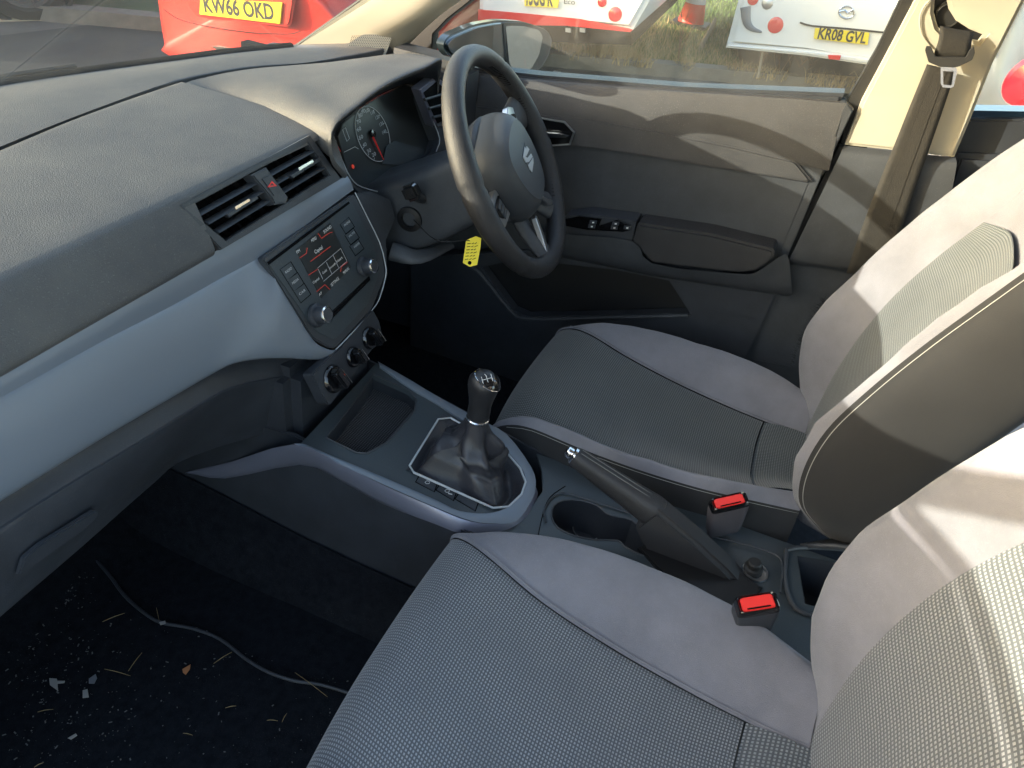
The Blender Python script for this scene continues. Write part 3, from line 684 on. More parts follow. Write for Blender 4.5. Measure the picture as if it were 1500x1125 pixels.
# rear half: flat deck with cup holders and bin
D = PZ(.302)
cup = [(808, 757), (811, 741), (826, 733), (850, 733), (874, 740), (888, 752), (905, 757), (926, 762), (944, 780), (953, 798), (950, 812), (936, 812), (914, 800), (905, 792), (875, 791), (842, 785), (817, 773)]
deck = [(788, 714), (845, 700), (925, 738), (1000, 765), (1150, 796), (1230, 800), (1290, 840), (1290, 935), (1170, 925), (1000, 870), (900, 830), (780, 790), (700, 775), (760, 768), (782, 740)]
dk = [p for p in (D.at(*q) for q in deck)]
deck3 = [(.118, -.085), (.122, -.3), (.122, -.85), (-.122, -.85), (-.122, -.3), (-.125, -.02), (-.1, -.085), (-.04, -.125), (.03, -.13), (.08, -.11)]
def d3(x, y, z=.290): return V((x, y, z))
binh = [(1168, 815), (1212, 822), (1300, 850), (1290, 905), (1205, 890), (1180, 884)]
plate3('deck', [d3(x, y) for x, y in deck3], (0, 0, 1), .006, 'radioface', con, .001, [[PZ(.290).at(x, y) for x, y in cup], [PZ(.290).at(x, y) for x, y in binh]])
cw_ = [PZ(.2905).at(x, y) for x, y in cup]; cb_ = [p+V((0, 0, -.075)) for p in cw_]; nn = len(cw_)
ch = mesh('cup_holder', cw_+cb_, [(i, (i+1) % nn, nn+(i+1) % nn, nn+i) for i in range(nn)]+[tuple(range(nn, 2*nn))], 'plastic2', con)
tube('cup_rim', cw_, .0016, 'plastic', ch, 2, 6, closed=True)
for x, y in ((860, 775), (945, 805)):
    q = PZ(.222).at(x, y); tube('base_ring', ring_pts(q, (1, 0, 0), (0, 1, 0), .026), .0012, 'satin', ch, 1, 6, closed=True)
bw = [PZ(.2905).at(x, y) for x, y in binh]; bb = [p+V((0, 0, -.09)) for p in bw]; nn = len(bw)
bn = mesh('storage_bin', bw+bb, [(i, (i+1) % nn, nn+(i+1) % nn, nn+i) for i in range(nn)]+[tuple(range(nn, 2*nn))], 'plastic2', con)
tube('bin_rim', [PZ(.293).at(x, y) for x, y in ((1152, 806), (1150, 850), (1166, 892), (1210, 905), (1290, 925))], .004, 'plastic', bn, 3, 8)
tube('bin_rim', [PZ(.293).at(x, y) for x, y in ((1152, 806), (1175, 802), (1240, 805), (1300, 815))], .004, 'plastic', bn, 3, 8)
tube('deck_ridge', [PZ(.293).at(x, y) for x, y in ((800, 765), (798, 745), (822, 722), (880, 738), (925, 752))], .0016, 'plastic', con, 3, 6)
tube('deck_ridge', [PZ(.296).at(x, y) for x, y in ((1030, 783), (1090, 797), (1135, 812), (1146, 828), (1143, 868))], .0016, 'plastic', con, 3, 6)
tube('deck_seam', [PZ(.2905).at(x, y) for x, y in ((828, 712), (806, 728), (796, 750), (788, 786))], .0008, 'void', con, 3, 5)
grid('bin_cheek', [[PZ(.29).at(1172, 800), PZ(.29).at(1230, 790), PZ(.29).at(1300, 780)], [V((.115, -.62, .325)), V((.117, -.68, .34)), V((.118, -.8, .345))]], 'plastic', con, 2, thick=.008)
# power socket
sc_ = PZ(.291).at(1106, 838)
ps = lathe('power_socket', sc_, (0, 0, 1), [(.0215, 0), (.021, .003), (.017, .003), (.0165, .001), (0, .001)], 'satin', con, 32)
lathe('socket_plug', sc_+V((-.0, .004, 0)), (0, .12, 1), [(.0155, 0), (.0155, .010), (.0115, .012), (.0115, .020), (.0095, .0225), (0, .023)], 'rubber', ps, 28)
# ------------------------------------------------------------------ gear lever
gl_ = thing('gear_lever', 'gear lever with glossy black knob, chrome ring and grey leather gaiter', 'gear lever', K.at(690, 680))
KB = PX(-.008); kb = KB.at(700, 612); kt = KB.at(711, 548); ka = (kt-kb).normalized(); kl = (kt-kb).length
base_loop = cr([K.at(x, y, .002) for x, y in gait_h], 6, True); nb = len(base_loop)
ringc = kb-ka*.004; ux = V((1, 0, 0)); ux = (ux-ka*ux.dot(ka)).normalized(); uy = ka.cross(ux)
bc = sum(base_loop, V((0, 0, 0)))/nb
rws = []
K_ = 26
for i in range(K_):
    f_ = i/(K_-1); row = []
    for p in base_loop:
        a = math.atan2(p.y-bc.y, p.x-bc.x); tp_ = ringc+(ux*math.cos(a)+uy*math.sin(a))*.0175
        g = f_**.66                       # quickly narrows, then rises
        q = p.lerp(tp_, g); q.z = p.z+(tp_.z-p.z)*(f_**1.75)
        q.z -= .016*math.sin(math.pi*min(1, f_*3.2))*(1 if f_ < .3125 else 0)
        q.z += .020*math.sin(math.pi*min(1, max(0, (f_-.12)/.5)))*.5
        amp = math.sin(math.pi*f_)
        fold = math.sin(3*a+1.1+f_*4.5)*.011+math.sin(6*a-2+f_*7)*.005+noise.noise(V((math.cos(a)*1.6, math.sin(a)*1.6, f_*4)))*.016
        fold -= .010*math.exp(-((f_-.55)/.09)**2)*(1+math.cos(a+.6))*.6
        rd = (q-V((bc.x, bc.y, q.z))).normalized()
        row.append(q+rd*fold*amp+V((0, 0, fold*.35*amp)))
    rws.append(row)
mat('bootblack', (.022, .022, .024), .75, bump=.4)
M['gaiter'] = mat('gaiter', (.026, .026, .031), .36, bump=.5, bscale=500, var=.5, vscale=18)
gt = grid('gaiter', rws, 'gaiter', gl_, 2, 1, closed=True, ang=80)
for ia in (3, 22):
    for dl in (0, 1): tube('gaiter_seam', [r_[(ia+dl) % nb]+V((0, 0, .0012)) for r_ in rws[1:-2]], .0005, 'stitch' if 0 else 'plastic', gt, 1, 5)
lathe('chrome_ring', kb-ka*.003, ka, [(.0185, 0), (.0195, .0015), (.0195, .004), (.018, .0055)], 'chrome', gl_, 40)
kn = lathe('knob', kb+ka*.002, ka, [(.0168, 0), (.0185, .004), (.0190, .012), (.0185, kl*.28), (.0200, kl*.42), (.0232, kl*.58), (.0252, kl*.70), (.0256, kl*.78), (.0248, kl*.85), (.0207, kl*.92), (.0126, kl*.985), (.005, kl*1.005), (0, kl*1.01)], 'knobleather', gl_, 48, ang=80)
kcc = kb+ka*(kl*.78); tilt = (ka*.85+V((-.15, -.55, .1))).normalized()
# gloss cap on the top rear, slightly proud of the leather ball
bm = bmesh.new(); bmesh.ops.create_uvsphere(bm, u_segments=40, v_segments=28, radius=1)
q_ = ka.to_track_quat('Z', 'Y').to_matrix()
bmesh.ops.delete(bm, geom=[v for v in bm.verts if (q_@v.co).normalized().dot((ka*.9+V((.25, -.45, 0))).normalized()) < .40], context='VERTS')
for v in bm.verts: v.co = kcc+q_@V((v.co.x*.0272, v.co.y*.0272, v.co.z*(kl*.25)))
me = bpy.data.meshes.new('knob_cap'); bm.to_mesh(me); bm.free(); kc_ = fin('knob_cap', me, 'gloss', kn, ang=80)
rim_ax = (ka*.9+V((.25, -.45, 0))).normalized(); ra_ = rim_ax.orthogonal().normalized(); rb_ = rim_ax.cross(ra_)
rp = []
for i in range(40):
    th = 2*math.pi*i/40; d_ = (rim_ax*.40+(ra_*math.cos(th)+rb_*math.sin(th))*.9165)
    l_ = q_.inverted()@d_; rp.append(kcc+q_@V((l_.x*.0272, l_.y*.0272, l_.z*(kl*.25))))
tube('knob_trim', rp, .0009, 'chrome', kn, 1, 6, closed=True)
TPp = Pl(kb+ka*(kl*1.035), ka)
for a, b in (((705, 552), (708, 562)), ((712, 550), (715, 560)), ((719, 548), (722, 558)), ((706.5, 557), (720.5, 553)), ((713, 552), (710, 548))):
    tube('shift_pattern', [TPp.at(*a, .0004), TPp.at(*b, .0004)], .00045, 'white', kc_, 1, 5)
# ------------------------------------------------------------------ handbrake
hbk = thing('handbrake', 'black leather handbrake lever with chrome push button and tapered boot', 'handbrake', (0, -.45, .29))
HX = PX(.006)
t0, t1 = HX.at(842, 668), HX.at(962, 752)
dd = (t1-t0).normalized(); hu = V((0, 0, 1))-dd*dd.z; hu.normalize()
def rsec(c_, wx, wz, e=3.0):
    o_ = []
    for i in range(24):
        a = 2*math.pi*i/24; ca, sa = math.cos(a), math.sin(a)
        k_ = (abs(ca)**e+abs(sa)**e)**(-1/e); o_.append(c_+V((1, 0, 0))*wx*ca*k_+hu*wz*sa*k_)
    return o_
ln = (t1-t0).length
grid('grip', [rsec(t0+dd*.0, .010, .010), rsec(t0+dd*.003, .0150, .0150), rsec(t0+dd*ln*.3, .0175, .0185), rsec(t0+dd*ln*.7, .0200, .0225), rsec(t0+dd*ln, .0215, .0260), rsec(t0+dd*(ln+.004), .010, .012)], 'leather', hbk, 3, 1, closed=True)
for s in (-1, 1):
    tube('grip_stitch', [t0+dd*(ln*q)+hu*(.0160+.0095*q)+V((s*.0045, 0, 0)) for q in (.03, .35, .7, .98)], .0006, 'stitchgrey', hbk, 2, 5)
grid('button', [rsec(t0-dd*.017, .004, .004), rsec(t0-dd*.015, .0085, .0085), rsec(t0-dd*.006, .0095, .0095), rsec(t0-dd*.004, .0125, .013), rsec(t0+dd*.002, .0135, .0142)], 'chrome', hbk, 2, 1, closed=True)
bp_ = [(928, 772), (962, 748), (1022, 798), (1066, 838), (1090, 866), (1080, 884), (1030, 884), (975, 852), (945, 812)]
plate('boot', PX(-.018), bp_, .036, 'bootblack', hbk, 0, .009, None, 8, 3)
plate('boot_base', PZ(.294), [(935, 800), (1000, 775), (1118, 860), (1095, 900), (1000, 872)], .01, 'black', hbk, .002, .003)

# ------------------------------------------------------------------ belt buckles
def buckle(name, label, top, bx, h_, fabric, group='red topped seat belt buckles'):
    """top: 4 pixel corners (tl,tr,br,bl) of the red face; bx metre plane Z"""
    P_ = Pl(PZ(bx).at(*top[3]), (-.25, .25, .93))
    a, b, c_, d_ = [P_.at(*q) for q in top]
    cc = (a+b+c_+d_)/4
    o = thing(name, label, 'seat belt buckle', cc+V((0, -.01, -h_)), group)
    up = P_.n; X_ = ((b-a)+(c_-d_)).normalized(); Y_ = up.cross(X_).normalized()
    wx = ((b-a).length+(c_-d_).length)/2; wy = ((d_-a).length+(c_-b).length)/2
    dn = V((.10, -.12, -1)).normalized()
    def sec(t, sx, sy): return [cc+dn*t+X_*px*wx*sx+Y_*py*wy*sy for px, py in [(q[0]/2, q[1]/2) for q in rr2]]
    rr2 = [(p.x, p.y) for p in rnd([V((-1, -1, 0)), V((1, -1, 0)), V((1, 1, 0)), V((-1, 1, 0))], .35, 4)]
    grid('housing', [sec(.0005, 1.0, 1.0), sec(-.002, 1.10, 1.10), sec(.0, 1.2, 1.2), sec(.008, 1.26, 1.28)], 'gloss', o, 1, 1, closed=True)
    grid('sleeve', [sec(.007, 1.24, 1.26), sec(.02, 1.24, 1.28), sec(h_*.7, 1.16, 1.15), sec(h_, 1.0, 1.0), sec(h_+.002, .4, .4)], fabric, o, 2, 1, closed=True)
    rb = plate3('release_button', [cc+up*.0012+X_*px*wx*.5*.95+Y_*py*wy*.5*.93 for px, py in rr2], up, .006, 'red', o, .0012)
    plate3('slot', [cc+up*.0018+X_*px*wx*.34+Y_*(-.34*wy+py*wy*.05) for px, py in rr2], up, .002, 'void', rb, 0)
    return o
buckle('belt_buckle', 'red belt buckle in a grey fabric sleeve beside the driver seat cushion', [(1046, 731), (1089, 722), (1092, 736), (1047, 747)], .365, .075, 'bucklecloth')
buckle('belt_buckle', 'red belt buckle in a black housing near the power socket', [(1083, 876), (1133, 868), (1137, 890), (1086, 898)], .385, .085, 'plastic2')

# ================================================================== SEATS
def seat(label, x0, y0, sx, sgn, wv, name='front_seat', nar=-1):
    o = thing(name, label, 'seat', (x0, y0-.3, 0), 'front seats')
    L_ = lambda x, y, z: V((x0+x*sx, y0+y, z))
    #      y      zc    seam   crest  crz   side   sidz
    cu = [(.000, .165, .216, .222, .165, .224, .160),
          (.022, .235, .222, .229, .232, .232, .225),
          (.020, .290, .214, .224, .284, .229, .272),
          (-.012, .326, .192, .214, .316, .224, .296),
          (-.065, .340, .163, .220, .342, .238, .312),
          (-.16, .332, .132, .240, .352, .256, .318),
          (-.27, .318, .116, .246, .356, .262, .320),
          (-.38, .308, .106, .238, .358, .256, .322),
          (-.47, .303, .100, .212, .357, .240, .322),
          (-.555, .305, .094, .175, .350, .215, .315)]
    ins = []
    for y, zc, se, c_, cz, sd_, sz in cu:
        zs = zc+(.004 if y < -.05 else 0)
        sw_ = lambda sg: (c_-.016 if sg == nar else se)
        zw_ = lambda sg: (cz-.006 if sg == nar else zs)
        ins.append([L_(-sw_(-1), y, zw_(-1)), L_(-sw_(-1)*.5, y+.004, zc+.001), L_(0, y+.006, zc), L_(sw_(1)*.5, y+.004, zc+.001), L_(sw_(1), y, zw_(1))])
    def puff(s, t, p): return p+V((0, 0, .006*(math.sin(math.pi*s)**.5 if 0 < s < 1 else 0)-.006)) if t > .18 else p
    cut = 8
    grid('cushion_insert', ins[:cut+1], wv, o, 6, 6, fn=puff, uvoff=('c', 0))
    grid('cushion_insert', [[p+V((0, -.003, -.006 if i == 0 else .0)) for p in r_] for i, r_ in enumerate(ins[cut:])]+[[p+V((0, -.05, .0)) for p in ins[-1]]], 'weave_rear' if wv == 'weave' else wv, o, 5, 6, fn=lambda s, t, p: p+V((0, 0, .004*math.sin(math.pi*min(1, t*2)))), uvoff=('c', 0))
    for s in (-1, 1):
        bo = []
        for y, zc, se, c_, cz, sd_, sz in cu[1:]:
            zs = zc+(.004 if y < -.05 else 0)
            if s == nar: se, zs = c_-.016, cz-.006
            m_ = (se+c_)/2; mz = zs*.38+cz*.62
            bo.append([L_(s*se, y, zs-.003), L_(s*m_, y+.002, mz+.004*(c_-se)/.1), L_(s*c_, y, cz), L_(s*(c_+(sd_-c_)*.75), y, cz-(cz-sz)*.45)])
        def wr(a, t, p, s=s):
            n_ = noise.noise(V((p.x*7, p.y*11, p.z*6+x0*3))); n2 = noise.noise(V((p.x*22, p.y*30, 4)))
            return p+V((0, 0, .0060*n_*math.sin(math.pi*a)+.0022*n2*math.sin(math.pi*a)))
        grid('cushion_bolster', bo, 'lilac', o, 6, 6, fn=wr)
        sp = [[L_(s*(c_+(sd_-c_)*.75), y, cz-(cz-sz)*.45), L_(s*sd_, y, sz), L_(s*(sd_+.004), y-.002, sz-.06), L_(s*(sd_-.004), y-.01, .13)] for y, zc, se, c_, cz, sd_, sz in cu]
        grid('cushion_side', sp, 'sidecloth', o, 4, 4)
        if (s < 0) == (x0 > 0):
            tube('side_stitch', [r_[0]+V((s*.002, 0, -.004)) for r_ in sp[3:]], .0005, 'stitch', o, 3, 4)
    for s in (-1, 1):
        if s == nar: continue
        pth = [L_(s*(se+.0035), y, zc+(.004 if y < -.05 else 0)+.0012) for y, zc, se, c_, cz, sd_, sz in cu[3:]]
        tube('bolster_piping', pth, .0013, 'lilac', o, 5, 6)
    # front skirt
    grid('front_skirt', [ins[0], [p+V((0, -.03, -.08)) for p in ins[0]]], 'sidecloth', o, 2, 4)
    #       z     ycrest  yc    seam  crest
    bk = [(.255, -.625, -.56, .100, .150),
          (.31, -.575, -.56, .112, .190),
          (.37, -.528, -.562, .126, .222),
          (.45, -.508, -.568, .140, .242),
          (.54, -.512, -.583, .148, .248),
          (.63, -.540, -.606, .148, .248),
          (.72, -.577, -.640, .140, .246),
          (.80, -.617, -.675, .120, .240),
          (.90, -.672, -.715, .108, .226),
          (1.0, -.742, -.770, .100, .195),
          (1.07, -.80, -.815, .085, .15)]
    top = 7
    bs_ = lambda sg, se, c_: (c_-.030 if sg == nar else se)
    bk_ = lambda y: .55-.42*max(0, min(1, (-y-.52)/.10))
    by_ = lambda sg, y, yc: (yc*(1-bk_(y))+y*bk_(y) if sg == nar else yc+.004)
    insb = [[L_(-bs_(-1, se, c_), by_(-1, y, yc), z), L_(-bs_(-1, se, c_)*.55, yc-.004, z), L_(0, yc-.009, z), L_(bs_(1, se, c_)*.55, yc-.004, z), L_(bs_(1, se, c_), by_(1, y, yc), z)] for z, y, yc, se, c_ in bk]
    pin = [r_ for r_ in insb[:top]]
    pin.append([insb[top][j].lerp(insb[top+1][j], (.0, .16, .24, .14, .0)[j])+V((0, .0015, 0)) for j in range(5)])
    grid('backrest_insert', pin, 'weave_rear' if wv == 'weave' else wv, o, 6, 6, fn=lambda s, t, p: p+V((0, .005*math.sin(math.pi*s)**.5 if 0 < s < 1 else 0, 0)), uvoff=('c', 0))
    # head panel above the insert
    grid('shoulder_panel', [[insb[top-1][j]+V((0, (0, -.02, -.02, -.02, 0)[j], 0)) for j in range(5)]]+[[insb[top][j]+V((0, (0, -.006, -.006, -.006, 0)[j], 0)) for j in range(5)]]+[[q for q in r_] for r_ in insb[top+1:]]+[[p+V((0, -.08, .02)) for p in insb[-1]]], 'lilac', o, 4, 5)
    for s in (-1, 1):
        bo = []
        for i, (z, y, yc, se, c_) in enumerate(bk):
            if s == nar: se, yc = bs_(s, se, c_), by_(s, y, yc)-.004
            if s != nar and x0 > 0: y += .022*math.exp(-((z-.42)/.14)**2)
            bo.append([L_(s*se, yc+.004, z), L_(s*(se*.62+c_*.38), yc*.62+y*.38+.008, z), L_(s*(se*.22+c_*.78), y*.85+yc*.15+.006, z), L_(s*c_, y-.004, z), L_(s*(c_+(.010 if s != nar else .007)), y-(.022 if s != nar else .016), z)])
        def wr2(a, t, p, s=s):
            n_ = noise.noise(V((p.x*8, p.y*6, p.z*9+x0*5)))*1.3; n2 = 2.3*abs(noise.noise(V((p.x*16+p.z*9, 2, p.z*4))))
            return p+V((0, .004*n_*math.sin(math.pi*a)-.005*n2*math.sin(math.pi*a), 0))
        grid('backrest_bolster', bo, 'lilac', o, 6, 5, fn=wr2)
        sp = [[L_(s*(c_+(.010 if s != nar else .007)), y-(.022 if s != nar else .016), z), L_(s*(c_+.024), y-.055, z), L_(s*(c_+.024), y-.12, z), L_(s*(c_+.004), y-.20, z-.01), L_(s*(c_-.05), y-.23, z-.01)] for z, y, yc, se, c_ in [(q_z, q_y+(.022*math.exp(-((q_z-.42)/.14)**2) if s != nar and x0 > 0 else 0), q_c, q_s, q_r) for q_z, q_y, q_c, q_s, q_r in bk]]
        grid('backrest_side', sp, 'sidecloth', o, 5, 4)
        if (s < 0) == (x0 > 0):
            st_ = cr([r_[0].lerp(r_[1], .22)+V((s*.0006, .001, 0)) for r_ in sp], 20)
            for i in range(0, len(st_)-1, 1):
                pass
            acc = []; d_ = 0
            for i in range(len(st_)-1):
                d_ += (st_[i+1]-st_[i]).length; acc.append(st_[i])
                if d_ > .0042: 
                    acc.append(st_[i+1]); 
                    stitches.append((o, [acc[0], acc[-1]])); acc = []; d_ = -.0022
    grid('rear_shell', [[L_(s_*(c_-.04), y-.232, z) for s_ in (-1, 0, 1)] for z, y, yc, se, c_ in bk], 'sidecloth', o, 2, 2)
    return o
stitches = []
ds_ = seat('driver seat behind the steering wheel, grey fabric with frayed outer bolster', .345, 0, .9, 1, 'weave_dimmed', nar=-1)
seat('passenger seat in the foreground, pale dotted weave with smooth grey bolsters', -.36, -.055, 1.0, -1, 'weave', nar=-1)
vs_ = []; fs = []
for i in range(420):
    t_ = random.random(); px = 1158+48*t_**1.3+random.gauss(0, 1.5); py = 532-98*t_+random.gauss(0, 2)
    a = PX(.575).at(px+3, py+2); b = a+V((random.gauss(0, .004), random.gauss(.004, .005), random.gauss(.003, .004))); w_ = V((.0004, 0, .0003)); k = len(vs_)
    vs_ += [a-w_, a+w_, b]; fs.append((k, k+1, k+2))
mesh('frayed_threads', vs_, fs, 'black', ds_, False)
bys = {}
for o, (a, b) in stitches: bys.setdefault(o.name, (o, []))[1].append((a, b))
for o, L_ in bys.values():
    vs_ = []; fs = []
    for a, b in L_:
        d = (b-a).normalized(); u_ = V((-1, 0, 0)); v_ = d.cross(u_).normalized(); k = len(vs_)
        if (b-a).length > .02: continue
        for p in (a, b): vs_ += [p+u_*.0006, p+v_*.0007, p-u_*.0006, p-v_*.0007]
        for i in range(4): fs.append((k+i, k+(i+1) % 4, k+4+(i+1) % 4, k+4+i))
        fs += [(k, k+1, k+2, k+3), (k+7, k+6, k+5, k+4)]
    mesh('stitching', vs_, fs, 'stitch', o, False)

# ================================================================== DRIVER DOOR
door = thing('driver_door', 'closed driver door with grey trim panel, armrest and window switches', 'door', (.74, .2, 0))
DX = PX(.735)
slab = [(.735, -.405, .885), (.735, -.395, .72), (.735, -.385, .52), (.735, -.385, .26), (.735, -.33, .06), (.735, .95, .0), (.735, .95, .70), (.735, .5, .755), (.735, .22, .785), (.735, -.1, .83)]
plate3('door_shell', slab, (-1, 0, 0), .05, 'plastic2', door, .006)
def dgrid(name, rows, m, k=3, thick=0): return grid(name, rows, m, door, k, k, thick=thick)
def dr(X, pts): return [PX(X).at(*p) for p in pts]
belt = dr(.722, [(600, 95), (690, 108), (780, 117), (900, 127), (1000, 134), (1120, 142), (1238, 151)])
belt2 = dr(.712, [(600, 99), (690, 112), (780, 121), (900, 131), (1000, 138), (1120, 146), (1237, 156)])
crA = dr(.695, [(600, 140), (690, 152), (780, 165), (880, 178), (960, 193), (1070, 216), (1215, 246)])
belt0 = [p+V((.03, 0, -.0)) for p in belt]
crA2 = dr(.698, [(600, 143), (690, 155), (780, 168), (880, 181), (960, 196), (1070, 219), (1212, 250)])
bot = dr(.700, [(600, 180), (690, 193), (780, 207), (880, 220), (960, 232), (1070, 250), (1188, 268)])
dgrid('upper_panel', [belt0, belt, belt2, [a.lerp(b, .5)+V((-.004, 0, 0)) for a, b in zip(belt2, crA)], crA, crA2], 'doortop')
st_o = [(600, 140), (690, 152), (780, 164), (880, 177), (960, 192), (1070, 214), (1165, 236), (1189, 265), (1180, 267), (1070, 250), (960, 232), (880, 220), (780, 208), (690, 196), (600, 186)]
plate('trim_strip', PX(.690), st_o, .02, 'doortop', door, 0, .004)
mid_o = [(600, 182), (690, 192), (780, 204), (880, 217), (960, 229), (1070, 247), (1187, 266), (1134, 394), (1050, 400), (900, 380), (780, 370), (640, 350)]
plate('fabric_insert', PX(.700), mid_o, .03, 'sidecloth2' if 0 else 'plastic', door, 0, .003)
plate('rear_panel', PX(.700), [(1170, 238), (1213, 244), (1232, 170), (1240, 150), (1250, 162), (1202, 262), (1147, 392), (1094, 529), (1084, 522), (1131, 396), (1184, 266)], .02, 'plastic', door, 0, .002)
plate('rear_strip', PX(.704), [(1180, 267), (1199, 262), (1145, 392), (1092, 529), (1040, 520), (1000, 430), (1110, 420), (1134, 394)], .02, 'plastic', door, 0, .002)
# armrest
ar = plate('armrest', PX(.640), [(934, 327), (1040, 343), (1134, 366), (1134, 378), (1108, 397), (1080, 400), (955, 385), (926, 354)], .07, 'leather', door, 0, .008, None, 4, 4)
tube('worn_seam', [PX(.690).at(x, y) for x, y in ((975, 327), (1030, 335), (1085, 350), (1134, 368))], .0016, 'stitch', ar, 2, 5)
sw = plate('switch_panel', PX(.648), [(826, 318), (860, 314), (932, 324), (926, 353), (900, 351), (850, 346), (826, 344)], .06, 'plastic2', door, 0, .003, None, 2)
SWP = Pl(PX(.648).at(880, 330), (-.95, 0, .35))
plate('switch_bezel', PX(.646), [(826, 322), (848, 317), (881, 321), (877, 331), (905, 322), (912, 325), (924, 330), (922, 338), (912, 340), (860, 337), (828, 331)], .004, 'gloss', sw, .003, .001)
for x, y in ((869, 326), (867, 332), (902, 328), (900, 334), (919, 334)):
    w__ = plate('window_switch', PX(.642), [(x-5, y-3), (x+5, y-2), (x+4, y+3), (x-6, y+2)], .006, 'plastic2', sw, .002, .0008)
    plate('switch_mark', PX(.640), [(x-1.5, y-1), (x+1.5, y-1), (x+1.2, y+1), (x-1.6, y+1)], .0006, 'white', w__, .0008, 0)
dgrid('armrest_ledge', [dr(.640, [(780, 338), (826, 343), (926, 353), (955, 386), (1080, 401), (1109, 398), (1136, 380), (1150, 372)]),
                        dr(.645, [(780, 362), (830, 366), (920, 382), (960, 392), (1080, 408), (1115, 408), (1142, 392), (1156, 382)]),
                        dr(.66, [(780, 372), (830, 377), (920, 395), (960, 403), (1080, 421), (1115, 426), (1150, 430), (1160, 428)]),
                        dr(.700, [(780, 372), (830, 379), (920, 397), (960, 405), (1080, 423), (1115, 428), (1150, 432), (1160, 430)])], 'plastic', 3)
# lower panel with map pocket
low_o = [(600, 375), (700, 372), (780, 366), (900, 384), (1080, 412), (1140, 424), (1092, 528), (1088, 640), (600, 640)]
pock = [(705, 392), (760, 380), (900, 396), (980, 412), (1010, 459), (860, 463), (772, 464), (752, 455)]
plate('lower_panel', PX(.690), low_o, .03, 'plastic2', door, 0, .003, [pock])
plate('map_pocket', PX(.725), [(690, 370), (1030, 400), (1035, 480), (690, 480)], .004, 'black', door, 0, 0)
tube('pocket_lip', dr(.688, [(690, 392), (704, 402), (748, 456), (772, 467), (860, 466), (1008, 462)]), .005, 'plastic', door, 3, 10)
# inner handle
hd = plate('door_handle', PX(.686), [(780, 170), (802, 175), (826, 179), (840, 194), (834, 211), (803, 213), (780, 205)], .012, 'gloss', door, 0, .002)
plate('handle_frame', PX(.684), [(778, 169), (802, 174), (827, 178), (842, 194), (835, 213), (802, 215), (778, 208)], .004, 'satin', hd, 0, .0008, [[(780, 171.5), (802, 176.5), (826, 180.5), (839, 194), (833, 211), (803, 213), (780, 206)]])
plate('lever', PX(.676), [(785, 192), (820, 195), (834, 199), (828, 202), (800, 202), (785, 200)], .006, 'chrome', hd, 0, .0015)
# window frame and glass
plate('window_seal', PX(.745), [(1238, 152), (1285, 70), (1322, -8), (1349, -8), (1310, 75), (1247, 200), (1238, 214), (1232, 210), (1246, 160)], .03, 'rubber', door, 0, .004)
wpn = PX(.748)
plate('window_glass', wpn, [(600, 115), (690, 122), (1250, 165), (1290, 75), (1335, -20), (1000, -40), (700, -40), (625, 20)], .003, 'window', door, 0, 0)
lathe('door_pin', PX(.722).at(1241, 158), (-1, 0, 0), [(.004, 0), (.004, .003), (0, .004)], 'black', door, 12)
# door mirror --------------------------------------------------
MZ = PY(.34)
mh = [(652, 66), (662, 52), (700, 36), (735, 30), (770, 32), (803, 43), (811, 55), (806, 80), (793, 104), (768, 117), (745, 114), (720, 104), (690, 92), (660, 84)]
mo = plate('door_mirror', MZ, mh, .022, 'darkcar', door, .0, .009, None, 10, 5)
mo['label'] = 'door mirror in dark blue housing seen over the wheel rim'
# mirror glass faces rearwards and towards the driver
MG = Pl(MZ.at(743, 70, .006), (.0, -1, .055))
plate('mirror_frame', MZ, [(737, 33), (768, 33), (800, 44), (808, 56), (803, 80), (790, 102), (768, 114), (752, 112), (742, 95)], .006, 'rubber', mo, .003, .001, None, 4)
plate('mirror_glass', MG, [(741, 38), (766, 38), (790, 44), (795, 54), (790, 80), (778, 101), (762, 108), (754, 106), (746, 92)], .002, 'mirror', mo, .0, .0, None, 4)
# ================================================================== PILLARS (parts of the shell)
pb = plate('pillar_upper_trim', PX(.712), [(1348, -12), (1510, -12), (1502, 0), (1455, 92), (1420, 180), (1398, 231), (1237, 213), (1262, 150), (1310, 60)], .05, 'cream', shell, 0, .006, [[(1370, -5), (1386, -5), (1390, 14), (1400, 30), (1420, 43), (1442, 52), (1434, 62), (1388, 54), (1374, 40), (1368, 18)]])
pb['label'] = 'cream upper trim of the pillar behind the driver door'
tube('guide_recess', [PX(.708).at(x, y) for x, y in ((1388, -12), (1362, 0), (1348, 22), (1350, 50), (1366, 72), (1372, 74))], .0016, 'cream', pb, 3, 8)
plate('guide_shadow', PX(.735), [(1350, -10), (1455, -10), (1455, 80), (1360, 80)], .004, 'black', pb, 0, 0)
grid('pillar_lower_trim', [dr(.715, [(1236, 213), (1290, 219), (1345, 225), (1400, 231)]),
      dr(.700, [(1228, 232), (1284, 238), (1340, 246), (1400, 250)]),
      dr(.698, [(1195, 300), (1240, 305), (1290, 312), (1380, 330)]),
      dr(.698, [(1157, 378), (1180, 382), (1212, 386), (1330, 400)]),
      dr(.712, [(1150, 388), (1170, 392), (1208, 395), (1330, 420)]),
      dr(.712, [(1120, 455), (1160, 465), (1200, 470), (1300, 480)]),
      dr(.712, [(1080, 560), (1120, 580), (1170, 590), (1260, 600)]),
      dr(.712, [(1060, 640), (1110, 650), (1170, 660), (1260, 680)])], 'plastic', shell, 4, 4, ang=80)
tube('sill_seam', dr(.709, [(1088, 524), (1120, 530), (1158, 537)]), .0010, 'plastic', shell, 1, 5)
plate('rear_side_panel', PX(.76), [(1395, 225), (1418, 175), (1520, 175), (1600, 400), (1300, 560), (1300, 330)], .03, 'plastic2', shell, 0, .004)
